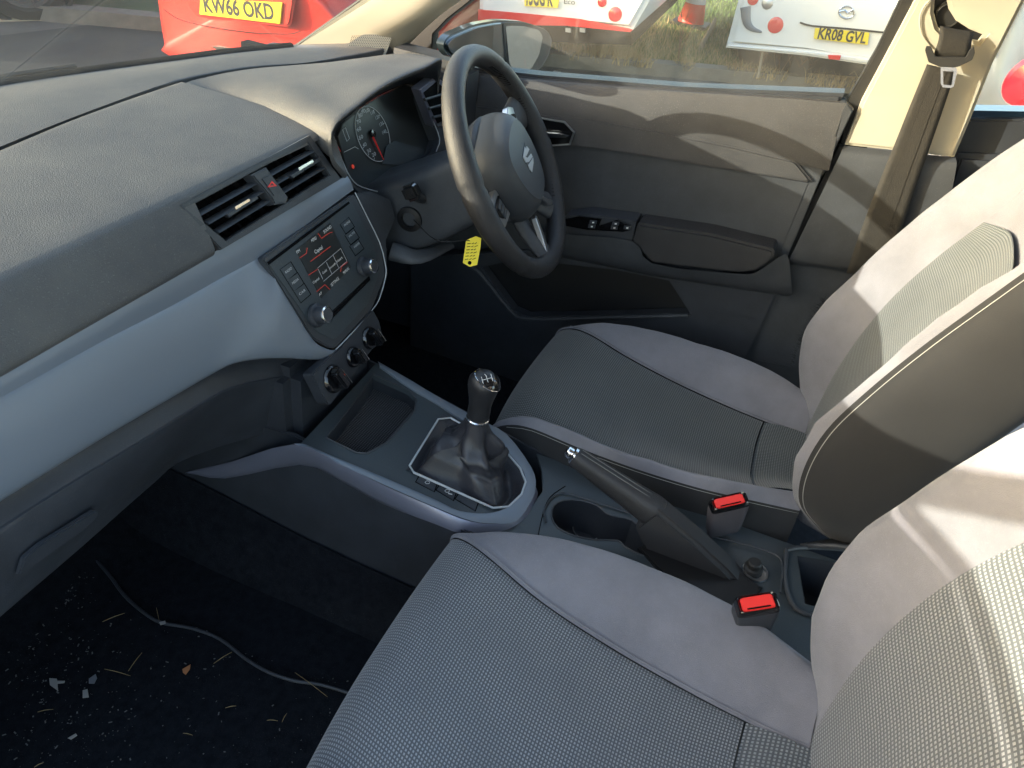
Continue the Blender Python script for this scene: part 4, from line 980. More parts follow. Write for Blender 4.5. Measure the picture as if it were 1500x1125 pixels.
lathe('belt_bolt', PX(.696).at(1284, 336), (-1, 0, 0), [(.006, 0), (.005, .004), (0, .004)], 'rubber', shell, 12)
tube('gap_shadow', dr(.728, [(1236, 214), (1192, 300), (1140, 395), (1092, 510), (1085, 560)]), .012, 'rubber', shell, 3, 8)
# rear door
plate('gap_filler', PX(.79), [(1170, 140), (1262, 148), (1280, 300), (1200, 640), (980, 640)], .02, 'void', shell, 0, 0)  # black sheet added behind the door gap to stop daylight showing through
box('footwell_side', (.775, .72, .32), (.03, .62, .74), 'carpet', shell, 0)
rd = thing('rear_door', 'dark blue sill and window frame of the rear door behind the pillar', 'rear door', (.8, -.8, .4))
plate('door_sill', PX(.765), [(1405, 236), (1425, 164), (1530, 166), (1530, 236)], .06, 'bodyblue', rd, 0, .012)
plate('inner_panel', PX(.74), [(1385, 280), (1404, 226), (1530, 232), (1600, 420), (1300, 500)], .04, 'plastic2', rd, 0, .01)
plate('rear_window', PX(.79), [(1400, 180), (1540, 180), (1540, -40), (1440, -40)], .003, 'window', rd, 0, 0)
# the open passenger door the picture is taken through (hinged at the left front)
od = thing('passenger_door', 'open passenger door beside the front passenger seat', 'door', (-.78, .66, 0))
hd0 = V((-.78, .66, 0)); hdv = V((-.93, -.36, 0)).normalized(); hdn = V((0, 0, 1)).cross(hdv).normalized()
oq = lambda d, z: hd0+hdv*d+V((0, 0, z))
plate3('door_shell', [oq(0, -.1), oq(.95, -.1), oq(1.05, .3), oq(1.08, .93), oq(.2, .88), oq(0, .86)], hdn, .08, 'bodyblue', od, .02)  # out of view; top raised so the door shades more of the passenger backrest
plate3('window_frame', [oq(.0, .87), oq(1.08, .94), oq(.98, 1.26), oq(.45, 1.22)], hdn, .03, 'rubber', od, .004, [[oq(.12, .90), oq(1.03, .955), oq(.94, 1.22), oq(.48, 1.18)]])
plate3('window_glass', [oq(.12, .90), oq(1.03, .955), oq(.94, 1.22), oq(.48, 1.18)], hdn, .004, 'window', od, 0)
box('left_dash_end', (-.90, .62, .40), (.10, .56, .84), 'plastic2', shell, .02)
# windscreen pillar trim
AP = lambda x, y, X=.66: PX(X).at(x, y)
ap = grid('windscreen_pillar_trim', [[AP(428, 74, .60), AP(470, 42, .60), AP(528, 2, .60), AP(560, -25, .60)],
      [AP(455, 80, .615), AP(500, 48, .615), AP(560, 12, .615), AP(600, -25, .615)],
      [AP(510, 86, .64), AP(545, 60, .64), AP(610, 25, .64), AP(660, -20, .64)],
      [AP(575, 86, .68), AP(583, 72, .68), AP(640, 20, .68), AP(693, -15, .68)],
      [AP(580, 88, .72), AP(586, 78, .72), AP(645, 22, .72), AP(700, -15, .72)]], 'cream', shell, 4)
ap['label'] = 'cream windscreen pillar trim with speaker grille'
GR = Pl(AP(540, 62, .632), (-.80, -.52, .30))
gr = plate('speaker_grille', GR, [(503, 84), (512, 62), (532, 50), (572, 48), (575, 54), (564, 83)], .003, 'cream', ap, .012, .001, None, 3)
vs_ = []; fs = []
for i in range(22):
    for j in range(13):
        u_, v_ = i/21, j/12; x = 510+u_*(60-v_*8)-v_*2+(1-v_)*6; y = 53+v_*27-(1-v_)*u_*2
        if x < 506+abs(v_-.5)*6: continue
        c_ = GR.at(x, y, .0124); k = len(vs_); a_ = V((.52, -.80, 0)).normalized()*.0009; b_ = GR.n.cross(a_).normalized()*.0009
        vs_ += [c_-a_-b_, c_+a_-b_, c_+a_+b_, c_-a_+b_]; fs.append((k, k+1, k+2, k+3))
mesh('grille_holes', vs_, fs, 'amber' if 0 else 'plastic', gr, False)
plate('mirror_corner', PX(.74), [(577, 90), (590, 72), (640, 22), (700, -20), (716, -20), (655, 28), (634, 50), (630, 100), (600, 100)], .03, 'black', shell, 0, .002)
tube('windscreen_edge', [AP(426, 73, .605), AP(470, 42, .605), AP(530, -1, .605), AP(560, -24, .605)], .004, 'rubber', shell, 2, 8)
# windscreen
wbase = [PZ(.772).at(x, y) for x, y in ((-60, 143), (0, 129), (140, 107), (250, 92), (340, 80), (430, 71))]
wb = [V((-.85, .95, .772)), V((-.5, .95, .772))]+wbase
wt = [V((p.x*.9, p.y-.80, 1.23)) for p in wb]
# real glass stays within its plane; keep it ahead of everything inside
ws = grid('windscreen', [wb, [a.lerp(b, .5)+V((0, .02, .02)) for a, b in zip(wb, wt)], wt], 'windscreen', None, 4, 4)
tag(ws, 'dusty, glare-veiled windscreen glass rising from the far edge of the dashboard', 'windscreen')
frit = grid('frit_band', [[p+V((0, -.003, -.004)) for p in wb], [p+V((0, .001, .009)) for p in wb], [p+V((0, .008, .011)) for p in wb]], 'void', ws, 3, 3)
wbx = wb+[V((.74, .60, .79))]
cowl = grid('cowl', [[p+V((0, .02, -.01)) for p in wbx], [p+V((0, .12, -.055)) for p in wbx], [p+V((0, .13, -.10)) for p in wbx]], 'litcowl', shell, 3, 3)
bon = grid('bonnet', [[p+V((0, .14, -.075)) for p in wbx], [p+V((0, .5, -.27)) for p in wbx], [V((p.x, p.y+.9, p.z-.48)) for p in wbx], [V((p.x, p.y+.95, p.z-.8)) for p in wbx]], 'bodyblue', shell, 3, 3)
wp_ = thing('wiper_arm', 'black wiper arm lying along the bottom of the windscreen', 'wiper', (.0, .95, .8))
tube('arm', [p+V((0, .045, .003)) for p in wb[:5]], .005, 'rubber', wp_, 3, 6)

# ================================================================== SEAT BELT
sb_ = thing('seat_belt', 'dark seat belt webbing with metal tongue hanging on the cream pillar', 'seat belt', PX(.69).at(1340, 250))
def ribbon(name, L_, R_, m, par, th=.0014):
    rows = [[a, a.lerp(b, .5), b] for a, b in zip(L_, R_)]
    g = grid(name, rows, m, par, 4, 3, thick=th)
    return g
b1 = ribbon('webbing', [PX(.680).at(1377, 38), PX(.672).at(1375, 58), PX(.668).at(1369, 76), PX(.672).at(1366, 86)],
       [PX(.696).at(1428, 48), PX(.682).at(1424, 58), PX(.676).at(1420, 78), PX(.680).at(1416, 86)], 'webbing', sb_)
b2 = ribbon('webbing', [PX(.682).at(x, y) for x, y in ((1358, 94), (1335, 150), (1309, 215), (1290, 262), (1262, 335), (1240, 400))],
       [PX(.684).at(x, y) for x, y in ((1400, 104), (1385, 150), (1360, 222), (1343, 270), (1318, 345), (1298, 405))], 'webbing', sb_)
for d_ in (.3, .7):
    tube('webbing_rib', [PX(.682).at(x+d_*(44+(y-98)*.05), y+3) for x, y in ((1357, 98), (1335, 150), (1309, 215), (1290, 262), (1264, 330))], .0004, 'webbing', b2, 3, 5)
TP = Pl(PX(.662).at(1390, 95), (-1, .05, .05))
tg_ = plate('tongue', TP, [(1355, 74), (1357, 68), (1364, 68), (1367, 76), (1371, 83), (1415, 84), (1420, 74), (1427, 68), (1428, 78), (1424, 88), (1406, 97), (1398, 99), (1376, 98), (1360, 91)], .010, 'rubber', sb_, .004, .003, None, 2, 3)
plate('metal_blade', TP, [(1378, 98), (1401, 99), (1402, 106), (1397, 127), (1393, 129), (1381, 128), (1378, 122)], .0025, 'chrome', sb_, .001, .0008, [[(1381.5, 104), (1397, 105), (1394, 125), (1382, 124)]], 0)
lathe('belt_guide', PX(.735).at(1388, 22), (-1, 0, 0), [(.024, 0), (.024, .010), (.019, .014), (.017, .006), (0, .006)], 'rubber', sb_, 32)

# ================================================================== FLOOR DETAILS
FZ = PZ(.004)
cbl = tube('floor_cable', [FZ.at(x, y, .002) for x, y in ((88, 805), (106, 811), (132, 815), (158, 840), (182, 872), (210, 897), (236, 912), (280, 920), (322, 936), (360, 965), (392, 984), (430, 997), (470, 1003), (520, 1018))], .0030, 'plastic2', None, 4, 8)
tag(cbl, 'thin grey cable winding across the dark footwell carpet', 'cable')
mat('straw', (.20, .145, .07), .7); mat('leafbit', (.25, .24, .23), .8); mat('brownleaf', (.36, .15, .06), .8); mat('crumb', (.09, .09, .095), .9)
mat('pebble', (.12, .13, .15), .7)
sticks = [((150, 911), (183, 898), 'straw', 'straw sliver in the footwell nearest the dashboard'), ((188, 983), (208, 956), 'straw', 'upright angled straw sliver in the middle of the footwell carpet'),
          ((153, 980), (191, 990), 'straw', 'brown straw sliver left of the footwell centre'), ((313, 972), (340, 955), 'straw', 'short straw sliver just under the grey cable'),
          ((432, 985), (480, 1021), 'straw', 'long curved straw lying across the grey cable'), ((55, 1043), (78, 1039), 'straw', 'pale straw sliver near the grey leaf scraps'),
          ((330, 1037), (346, 1034), 'straw', 'small pale straw below the long curved straw'), ((391, 1055), (407, 1056), 'straw', 'flat pale straw lying near the seat edge'),
          ((413, 1058), (420, 1045), 'straw', 'short leaning straw nearest the seat cushion'), ((268, 1074), (282, 1077), 'straw', 'pale straw fleck low in the middle of the carpet'),
          ((229, 890), (233, 908), 'straw', 'tiny upright straw touching the grey cable'), ((50, 1124), (64, 1117), 'straw', 'straw piece at the lower left of the carpet')]
for a, b, m_, lab in sticks:
    A_, B_ = FZ.at(*a, .004), FZ.at(*b, .004)
    t_ = tube('straw', [A_, A_.lerp(B_, .5)+V((.0003, .0004, .001)), B_], [.0004, .0006, .0003], m_, None, 4, 5, flat=.5); tag(t_, lab, 'straw', 'straw slivers on the carpet')
for nm, pts, m_, lab in (('leaf_scrap', [(72, 993), (83, 994), (84, 997), (95, 997), (94, 1000), (84, 1001), (85, 1012), (80, 1008), (73, 1003)], 'leafbit', 'pale torn leaf scrap on the left of the carpet'),
                     ('leaf_scrap', [(130, 994), (140, 987), (142, 993), (138, 1001), (130, 1001)], 'pebble', 'blue grey leaf scrap beside the pale torn one'),
                     ('leaf_scrap', [(121, 1011), (128, 1009), (130, 1021), (121, 1022)], 'leafbit', 'beige chip just below the blue grey scrap'),
                     ('leaf_scrap', [(267, 980), (279, 973), (278, 980), (272, 988), (268, 985)], 'brownleaf', 'rusty brown leaf fragment in the middle of the carpet'),
                     ('leaf_scrap', [(99, 1081), (111, 1074), (113, 1077), (104, 1083)], 'leafbit', 'white paper like chip low on the left carpet'),
                     ('leaf_scrap', [(233, 911), (242, 909), (243, 913), (235, 915)], 'leafbit', 'pale chip resting on the grey cable')):
    p_ = plate(nm, FZ, pts, .0012, m_, None, .005, .0003); tag(p_, lab, 'leaf scrap', 'leaf scraps on the carpet')
vs_ = []; fs = []
for i in range(520):
    if i < 260: x, y = random.gauss(80, 60), random.gauss(1010, 90)
    elif i < 330: x, y = random.gauss(90, 22), random.gauss(862, 16)
    else: x, y = random.uniform(0, 520), random.uniform(900, 1125)
    if y < 900+max(0, x-230)*.33 and i >= 330: continue
    if y < 830: continue
    c_ = FZ.at(x, y, .004); s_ = random.choice((.0003, .0004, .0006, .0010)); a = random.random()*6.28; e_ = random.uniform(1, 3)
    u_ = V((math.cos(a), math.sin(a), 0))*s_*e_; v_ = V((-math.sin(a), math.cos(a), 0))*s_; k = len(vs_)
    vs_ += [c_-u_-v_, c_+u_-v_, c_+u_*.7+v_, c_-u_+v_, c_+V((0, 0, s_*1.2))]
    fs += [(k, k+1, k+4), (k+1, k+2, k+4), (k+2, k+3, k+4), (k+3, k, k+4)]
tag(mesh('crumbs', vs_, fs, 'crumb', None, False), None, None, kind='stuff')

# ================================================================== OUTSIDE
GZ = -.5
mat('asphalt', (.085, .087, .085), .9, bump=1, bscale=60, var=.5, vscale=3)
mat('asphalt_dark', (.022, .027, .032), .85, bump=1, bscale=60, var=.8, vscale=1.5)
mat('concrete', (.20, .195, .17), .9, bump=1, bscale=50, var=-.3, vscale=8)
mat('soil', (.085, .095, .045), .95, bump=1, bscale=30, var=.6, vscale=5, vcol=(.055, .10, .025))
mat('gravel', (.45, .38, .24), .95, bump=1, bscale=30, var=.5, vscale=12)
mat('grassgreen', (.085, .15, .032), .8); mat('drygrass', (.42, .32, .15), .8); mat('twig', (.20, .11, .07), .8)
mat('redpaint', (.62, .035, .022), .3, coat=.7); mat('vanwhite', (.80, .79, .75), .35, coat=.3)
mat('vanstripe', (.70, .02, .02), .35); mat('platey', (.85, .66, .02), .4); mat('ink', (.01, .01, .01), .5)
mat('silvercar', (.10, .105, .11), .4, metal=.3, coat=.5); mat('lens', (.7, .01, .02), .15, coat=.8)
mat('conered', (.80, .04, .02), .5); mat('wood', (.33, .29, .22), .9); mat('carglass', (.02, .025, .03), .05, coat=.5)
mat('linepaint', (.55, .55, .53), .8, var=-.3, vscale=20)
g_ = mesh('ground', [(-60, -60, GZ), (60, -60, GZ), (60, 60, GZ), (-60, 60, GZ)], [(0, 1, 2, 3)], 'asphalt', None, False); g_['kind'] = 'structure'
# road + gravel strip ahead of the car
GP = PZ(GZ)
def gsheet(name, pix, m, off, kind='structure'):
    pts = [GP.at(x, y, off) for x, y in pix]
    o = mesh(name, pts, [tuple(range(len(pts)))], m, None, False); o['kind'] = kind; return o
gsheet('road', [(-300, 75), (0, 52), (200, 28), (330, 12), (330, 110), (0, 140), (-300, 190)], 'asphalt_dark', .004)
gsheet('gravel_strip', [(-200, 40), (60, 30), (200, 24), (330, 8), (330, -25), (60, -22), (-200, 0)], 'gravel', .008)
# verge and kerb towards the motorhomes
KA, KB_ = GP.at(740, 92), GP.at(1300, 142)
kd = (KB_-KA).normalized(); kn_ = V((-kd.y, kd.x, 0)); kn_ = kn_ if kn_.x > 0 else -kn_
a0, a1 = KA-kd*4, KB_+kd*5
ky = [(0, 0), (0, .11), (.13, .12), (.15, .05)]
kb_ = mesh('kerb', [a0+kn_*u_+V((0, 0, z)) for u_, z in ky]+[a1+kn_*u_+V((0, 0, z)) for u_, z in ky], [(i, i+1, i+5, i+4) for i in range(3)], 'concrete', None, False)
kb_['kind'] = 'structure'
vg = mesh('verge', [a0+kn_*.15+V((0, 0, .06)), a1+kn_*.15+V((0, 0, .06)), a1+kn_*40+V((0, 0, .10)), a0+kn_*40+V((0, 0, .10))], [(0, 1, 2, 3)], 'soil', None, False); vg['kind'] = 'structure'
ml = plate('bay_line', GP, [(790, 122), (812, 103), (822, 105), (802, 124)], .004, 'linepaint', None, .008, 0); ml['kind'] = 'structure'
kl_ = (a1-a0).length
def blades(name, n_, fn_, m, lab=None):
    vs_ = []; fs = []
    for i in range(n_):
        p, h, lean, w__ = fn_(); a = random.random()*6.28; k = len(vs_)
        u_ = V((math.cos(a), math.sin(a), 0))*w__; l_ = V((random.gauss(0, 1), random.gauss(0, 1), 0))*lean*h
        vs_ += [p-u_, p+u_, p+u_*.6+l_*.4+V((0, 0, h*.6)), p-u_*.6+l_*.4+V((0, 0, h*.6)), p+l_+V((0, 0, h))]
        fs += [(k, k+1, k+2, k+3), (k+3, k+2, k+4)]
    o = mesh(name, vs_, fs, m, None, False); o['kind'] = 'stuff'; return o
def gr_pos(dmax):
    t = random.uniform(.25, .72)*kl_; d = .17+dmax*random.random()**1.6; return a0+kd*t+kn_*d+V((0, 0, .06))
blades('green_grass', 26000, lambda: (gr_pos(5.5), random.uniform(.03, .09), .35, .004), 'grassgreen')
blades('dry_grass', 9000, lambda: (gr_pos(2.2), random.uniform(.04, .12), .4, .003), 'drygrass')
def tuft(px, py, rad__, n_, hh, m='drygrass', lab=''):
    vz = PZ(GZ+.07); c_ = vz.at(px, py)
    def f_():
        a = random.random()*6.28; r_ = rad__*random.random()**.7
        return (c_+V((math.cos(a)*r_, math.sin(a)*r_, 0)), hh*random.uniform(.5, 1), .45, .004)
    o = blades('grass_tuft', n_, f_, m); o['kind'] = 'stuff'
for x, y, r_, n_, h_ in ((872, 88, .10, 160, .26), (905, 90, .16, 260, .22), (835, 84, .12, 150, .18), (935, 94, .15, 170, .14), (1000, 100, .10, 120, .15), (1075, 106, .14, 160, .13), (1120, 112, .2, 160, .12), (1200, 118, .3, 320, .16), (1250, 124, .3, 300, .2)):
    tuft(x, y, r_, n_, h_)
def weed(px, py, h_, lab):
    vz = PZ(GZ+.07); c_ = vz.at(px, py); o = thing('dry_weed', lab, 'weed', c_, 'dry weed stalks on the verge')
    for i in range(4):
        a = random.random()*6.28; tip_ = c_+V((math.cos(a)*.12, math.sin(a)*.12, h_*random.uniform(.7, 1)))
        m1 = c_.lerp(tip_, .5)+V((random.gauss(0, .02), random.gauss(0, .02), 0))
        tube('stem', [c_, m1, tip_], [.004, .002], 'twig', o, 3, 4)
        for k in range(4):
            q = c_.lerp(tip_, random.uniform(.4, .9)); tube('twig', [q, q+V((random.gauss(0, .06), random.gauss(0, .06), random.uniform(.03, .1)))], [.002, .001], 'twig', o, 1, 3)
for (x, y, h_, l_) in ((1110, 112, .45, 'dry weed stalks beside the single grey stick left of the plate'), (1140, 112, .42, 'dry weed under the left lamp of the motorhome'), (1178, 116, .5, 'tall twiggy weed left of the red towing light'),
                    (1205, 118, .55, 'tallest twiggy weed in front of the red towing light'), (1222, 120, .5, 'branching weed right of the red towing light'), (1160, 114, .3, 'low dry weed between two taller ones'), (992, 92, .5, 'thin weed stalk near the traffic cone')):
    weed(x, y, h_, l_)
# ----- vehicles ----------------------------------------------------
def vplane(pa, pb, z):
    A_, B_ = PZ(z).at(*pa), PZ(z).at(*pb); d = (B_-A_).normalized(); n_ = V((d.y, -d.x, 0))
    if n_.dot(CAM-A_) < 0: n_ = -n_
    return Pl(A_, n_)
def numplate(pl, q, body, m, par, off, ta, tb, h):
    p_ = plate('number_plate', pl, q, .01, m, par, off, .003, None, 1.2)
    text('plate_letters', body, pl, ta, tb, h, 'ink', p_, off+.0015, bold=.028); return p_
# right motorhome
MP = Pl(PZ(.03).at(1230, 62), (-.994, -.105, 0))
mh2 = thing('motorhome', 'white motorhome rear with the plate KR08 GVL and round red lamps', 'motorhome', MP.at(1180, 90)+V((0, 0, -.3)))
plate('body', MP, [(1064, 68), (1098, -60), (1420, -60), (1440, 112), (1262, 92), (1180, 79)], 4.5, 'vanwhite', mh2, 0, .05, None, 0, 4)
plate('bumper', MP, [(1063, 70), (1066, 64), (1190, 74), (1300, 88), (1440, 108), (1440, 116), (1262, 94), (1180, 82)], .5, 'vanwhite', mh2, .05, .02, None, 0, 3)
tube('body_crease', [MP.at(x, y, .01) for x, y in ((1172, 33), (1190, 38), (1240, 42), (1300, 48))], .008, 'rubber', mh2, 2, 6)
numplate(MP, [(1194, 41), (1274, 48), (1271, 66), (1192, 57)], 'KR08 GVL', 'platey', mh2, .03, (1197, 56), (1267, 63.5), .085)
for x, y, r_, m_ in ((1136, 37, .064, 'lens'), (1103, -1, .046, 'lens'), (1124, 5, .046, 'satin')):
    lathe('round_lamp', MP.at(x, y, .0), MP.n, [(r_*1.05, 0), (r_, .008), (r_*.6, .014), (0, .016)], m_, mh2, 32)
tube('lamp_trim', [MP.at(x, y, .01) for x, y in ((1092, 10), (1094, 32), (1102, 42), (1116, 47))], [.045, .03, .008], 'silver', mh2, 4, 8, flat=.3, up=(0, 0, 1))
eb = [MP.at(1240+11*math.cos(t*.314), 18+9*math.sin(t*.314), .012) for t in range(20)]
em = tube('emblem', eb, .008, 'chrome', mh2, 1, 8, closed=True)
tube('emblem_bar', [MP.at(x, y, .016) for x, y in ((1229, 17), (1238, 15), (1241, 19), (1250, 14))], .009, 'chrome', em, 3, 8)
plate('tow_light', MP, [(1213, 81), (1232, 82), (1230, 88), (1214, 87)], .05, 'vanstripe', mh2, .07, .004)
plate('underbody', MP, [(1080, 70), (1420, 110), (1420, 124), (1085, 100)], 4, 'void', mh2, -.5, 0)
for x in (1165, 1390):
    wc_ = MP.at(x, 104, -.75); lathe('wheel', wc_-MP.n.cross(V((0, 0, 1)))*.1, MP.n.cross(V((0, 0, 1))), [(.2, 0), (.3, .02), (.32, .08), (.3, .18), (.2, .2)], 'rubber', mh2, 28)
# left motorhome, red stripe
ML = Pl(PZ(.20).at(800, 10), (-.994, -.06, 0))
m3 = thing('motorhome', 'white motorhome with a red lower stripe behind the door mirror', 'motorhome', ML.at(850, 50)+V((0, 0, -.4)))
plate('body', ML, [(700, 34), (700, -80), (980, -80), (968, -30), (925, 46), (830, 36)], 5, 'vanwhite', m3, 0, .04, None, 0, 3)
plate('stripe', ML, [(700, 14), (770, 20), (850, 28), (926, 44), (923, 47), (830, 38), (770, 37), (700, 34)], .03, 'vanstripe', m3, .012, .003)
numplate(ML, [(768, -3), (819, -1), (817, 12), (768, 9)], '15GG K', 'platey', m3, .03, (771, 6.5), (810, 9), .11)
text('model_badge', 'Eco', ML, (826, 5.5), (842, 7), .035, 'ink', m3, .012)
for x, y, r_ in ((901, 21, .046), (882, 3, .030)):
    lathe('round_lamp', ML.at(x, y, .0), ML.n, [(r_*1.05, 0), (r_, .008), (r_*.6, .014), (0, .016)], 'lens', m3, 32)
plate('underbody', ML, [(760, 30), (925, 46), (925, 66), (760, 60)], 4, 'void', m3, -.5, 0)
for x in (832, 853): plate('tow_bracket', ML, [(x-4, 41), (x+4, 42), (x+4, 48), (x-4, 47)], .03, 'satin', m3, -.02, .003)
# traffic cone
cc_ = PZ(GZ+.09).at(1011, 36)
tc_ = thing('traffic_cone', 'red and white traffic cone standing between the two motorhomes', 'traffic cone', cc_)
box('base', cc_+V((0, 0, .015)), (.42, .42, .03), 'rubber', tc_, .01)
lathe('cone', cc_+V((0, 0, .03)), (0, 0, 1), [(.15, 0), (.115, .20)], 'conered', tc_, 28)
lathe('reflective_sleeve', cc_+V((0, 0, .03)), (0, 0, 1), [(.116, .20), (.07, .46)], 'white', tc_, 28)
lathe('cone_top', cc_+V((0, 0, .03)), (0, 0, 1), [(.07, .46), (.03, .70), (0, .705)], 'conered', tc_, 28)
VP_ = PZ(GZ+.1)
pk = tube('plank', [VP_.at(1046, 34), VP_.at(1026, 72)], .07, 'wood', None, 1, 6, flat=.35, up=(0, 0, 1)); tag(pk, 'weathered timber plank lying on the verge below the cone', 'plank')
pl2 = tube('grey_stick', [VP_.at(1110, 114), VP_.at(1110, 114)+V((.02, .03, .25))], .012, 'wood', None, 1, 6); tag(pl2, 'short grey wooden stick standing upright in the verge', 'stick')
# red hatchback ----------------------------------------------------
RP = Pl(PZ(0).at(352, 28), (-1, 0, 0))
rn = RP.n; rx = V((0, 0, 1)).cross(rn).normalized()       # to the right as seen from behind
pcn = RP.at(352, 28); rc_ = V((pcn.x, pcn.y, GZ))
red = thing('red_hatchback', 'red hatchback parked ahead with the rear plate KW66 OKD', 'car', rc_-rn*1.8)
def cs(x, d, z): return rc_+rx*x-rn*d+V((0, 0, z))       # d = distance forward from the tail
hwd = .80
st_ = [(-.02, .15, .74), (.02, .12, .78), (.10, .18, .92), (.35, .18, 1.10), (.7, .20, 1.40), (1.3, .25, 1.47), (2.0, .25, 1.42), (2.5, .25, 1.0), (3.15, .26, .85), (3.28, .4, .65)]
rws = []
for d, z0, z1 in st_:
    fr = 1-.10*max(0, 1-d/.35)**2 if d < .35 else (1-.25*max(0, (d-2.9)/.38)**2)
    W_ = hwd*fr; mz = z0+(z1-z0)*.45
    rws.append([cs(x*W_, d+(.10*abs(x)**3 if d < .2 else 0), z) for x, z in ((-.96, z0), (-.99, z0+.06), (-1, mz), (-.95, z0+(z1-z0)*.72), (-.72, z1-.02), (-.4, z1), (0, z1+.01), (.4, z1), (.72, z1-.02), (.95, z0+(z1-z0)*.72), (1, mz), (.99, z0+.06), (.96, z0), (0, z0-.02))])
rws = [[cs(0, -.02, .58)]*14]+[[r_[i].lerp(cs(0, -.03, .58), .3) for i in range(14)] for r_ in rws[:1]]+rws
grid('body', rws, 'redpaint', red, 4, 3, closed=True)
numplate(RP, [(293, -2), (413, 4), (410, 35), (292, 21)], 'KW66 OKD', 'platey', red, .045, (300, 17), (402, 29), .088)
plate('plate_recess', RP, [(258, -20), (432, -10), (424, 40), (285, 25)], .02, 'redpaint', red, .030, .015, None, 8)
tube('bumper_crease', [RP.at(x, y, .025) for x, y in ((240, 14), (262, 28), (300, 38), (360, 47), (420, 50), (440, 46))], .003, 'ink', red, 4, 6)
plate('fog_lamp', RP, [(308, 68), (345, 71), (400, 72), (372, 76), (322, 76)], .02, 'ink', red, .03, .004)
for s in (-1, 1):
    for d in (.62, 2.9):
        c_ = cs(s*(.64 if d < 1 else .70), d, .29)
        wl = lathe('wheel', c_, rx*s, [(.12, 0), (.29, .0), (.30, .04), (.29, .10), (.19, .115), (.18, .095), (0, .095)], 'rubber', red, 32)
        lathe('rim', c_+rx*s*.09, rx*s, [(.18, 0), (.17, .02), (.05, .012), (0, .02)], 'satin', wl, 24)
        lathe('wheel_arch', c_, rx*s, [(.34, .05), (.35, .102), (.33, .105), (.33, .05)], 'ink', red, 32)
    for z_ in (.85,):
        lathe('tail_lamp', cs(s*.62, .10, z_), rn, [(.11, 0), (.10, .05), (0, .07)], 'lens', red, 24)
plate('rear_glass', Pl(cs(0, .40, 1.2), rn+V((0, 0, .5))), [pj(cs(-.5, .26, 1.02)), pj(cs(.5, .26, 1.02)), pj(cs(.45, .62, 1.36)), pj(cs(-.45, .62, 1.36))], .02, 'carglass', red, .03, .004)
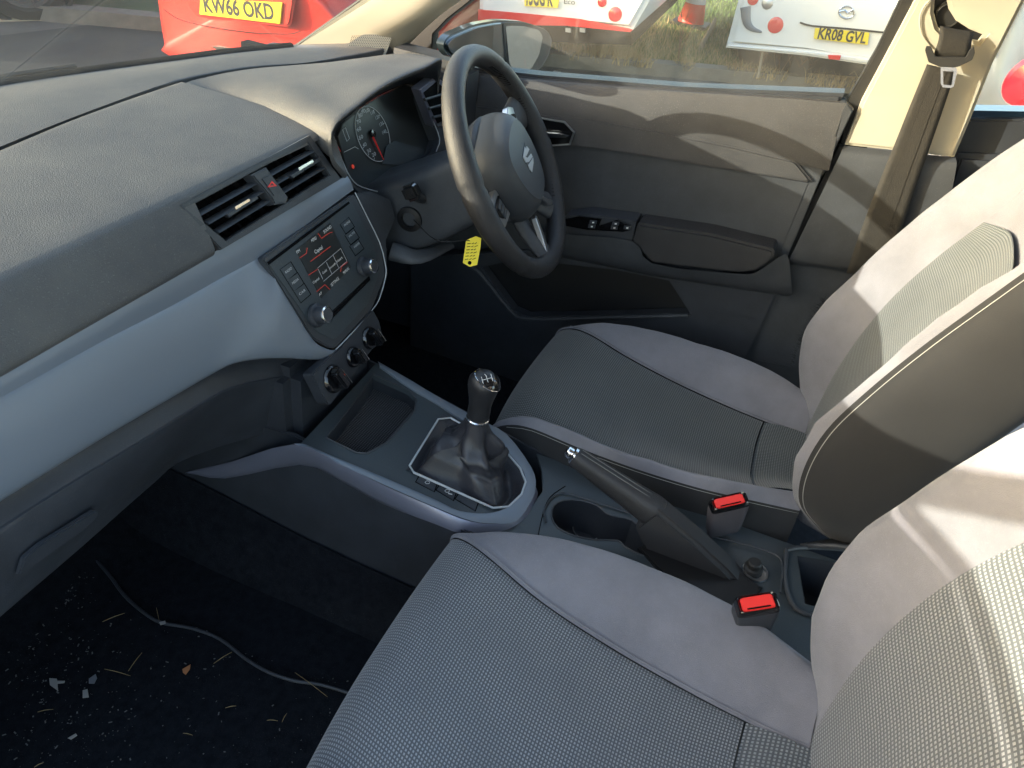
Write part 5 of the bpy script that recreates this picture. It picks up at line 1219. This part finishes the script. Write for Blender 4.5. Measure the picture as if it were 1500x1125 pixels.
# second red car glimpsed through the quarter light
def simplecar(name, label, base, fwd, paint, L_=4.2, Wd=.86, H_=1.45, lens=True, wk=1.0):
    fwd = V(fwd).normalized(); sd_ = V((fwd.y, -fwd.x, 0)); o = thing(name, label, 'car', base)
    c3 = lambda x, d, z: V(base)+sd_*x+fwd*d+V((0, 0, z))
    st_ = [(-L_/2, .35, .75), (-L_/2+.05, .3, .88), (-L_/2+.35, .25, 1.0), (-L_/2+.9, .24, H_-.03), (0, .24, H_), (.5, .24, H_-.06), (1.05, .24, 1.02), (L_/2-.3, .25, .88), (L_/2, .35, .66)]
    rw = []
    for d, z0, z1 in st_:
        t_ = abs(d)/(L_/2); W_ = Wd*(1-.14*max(0, t_-.75)/.25); hi = z1 > 1.2
        sh = min(z1-.03, .95)
        rw.append([c3(x*W_, d, z) for x, z in ((-.9, z0), (-1, z0+.12), (-1, sh*.75), (-.96, sh), (-.80 if hi else -.85, z1-.03), (-.5, z1), (0, z1+.01), (.5, z1), (.80 if hi else .85, z1-.03), (.96, sh), (1, sh*.75), (1, z0+.12), (.9, z0), (0, z0))])
    rw = [[rw[0][13].lerp(rw[0][6], .5)]*14]+rw+[[rw[-1][13].lerp(rw[-1][6], .5)]*14]
    grid('body', rw, paint, o, 3, 3, closed=True)
    for s in (-1, 1):
        n_ = sd_*s
        g3 = [c3(s*Wd*.93, -L_/2+.75, 1.0), c3(s*Wd*.93, .95, 1.0), c3(s*Wd*.85, .42, H_-.1), c3(s*Wd*.85, -L_/2+1.05, H_-.1)]
        nn_ = (g3[1]-g3[0]).cross(g3[2]-g3[0]).normalized(); nn_ = nn_ if nn_.dot(n_) > 0 else -nn_
        plate3('side_window', [p+nn_*.045 for p in g3], nn_, .04, 'carglass', o, .004)
        tube('door_seam', [c3(s*(Wd+.006), -.15, .35), c3(s*(Wd+.006), -.15, .98)], .004, 'ink', o, 1, 4)
        for hd_ in (-.35, .65): box('handle', c3(s*(Wd+.01), hd_, .85), (.03, .14, .03), paint, o, .008, (n_, fwd, V((0, 0, 1))))
        for d in (-L_/2+.75, L_/2-.8):
            c_ = c3(s*(Wd-.14), d, .31)
            wl = lathe('wheel', c_, n_, [(.12, 0), (.30, .0), (.315, .04), (.31, .14), (.24, .155), (.21, .13), (0, .13)], 'rubber', o, 36)
            rm = lathe('rim', c_+n_*.132, n_, [(.215, .0), (.215, .02), (.195, .02), (.19, .004), (0, .004)], 'silvercar', wl, 36)
            for k in range(7):
                a = 2*math.pi*k/7; u_ = fwd*math.cos(a)+V((0, 0, 1))*math.sin(a)
                tube('rim_spoke', [c_+n_*.15+u_*.03, c_+n_*.15+u_*.2], [.026, .018], 'silvercar', wl, 1, 6, flat=.5, up=n_)
            lathe('wheel_arch', c_, n_, [(.355, .0), (.36, .143), (.33, .145), (.33, 0)], 'ink', o, 32)
        if lens:
            lathe('tail_lamp', c3(s*Wd*.84, -L_/2+.12, 1.02), -fwd+n_*.8, [(.12, -.1), (.11, .03), (.08, .06), (0, .07)], 'lens', o, 24, sq=1.3)
    return o
wcp = GP.at(46, 31)
_f2 = V((-.78, .62, 0)).normalized(); _s2 = V((_f2.y, -_f2.x, 0))
simplecar('dark_car', 'dark car with pale alloy wheel at the far side of the road', V((wcp.x, wcp.y, GZ))+_s2*.86+_f2*1.35, _f2, 'darkcar')
_q = PX(3.6).at(1506, 60); _fw = V((1, .04, 0)).normalized(); _sd = V((_fw.y, -_fw.x, 0))
simplecar('silver_car', 'silver car with red tail lamps parked beyond the rear door', V((_q.x, _q.y, GZ))+_sd*.86+_fw*2.1, _fw, 'silvercar')
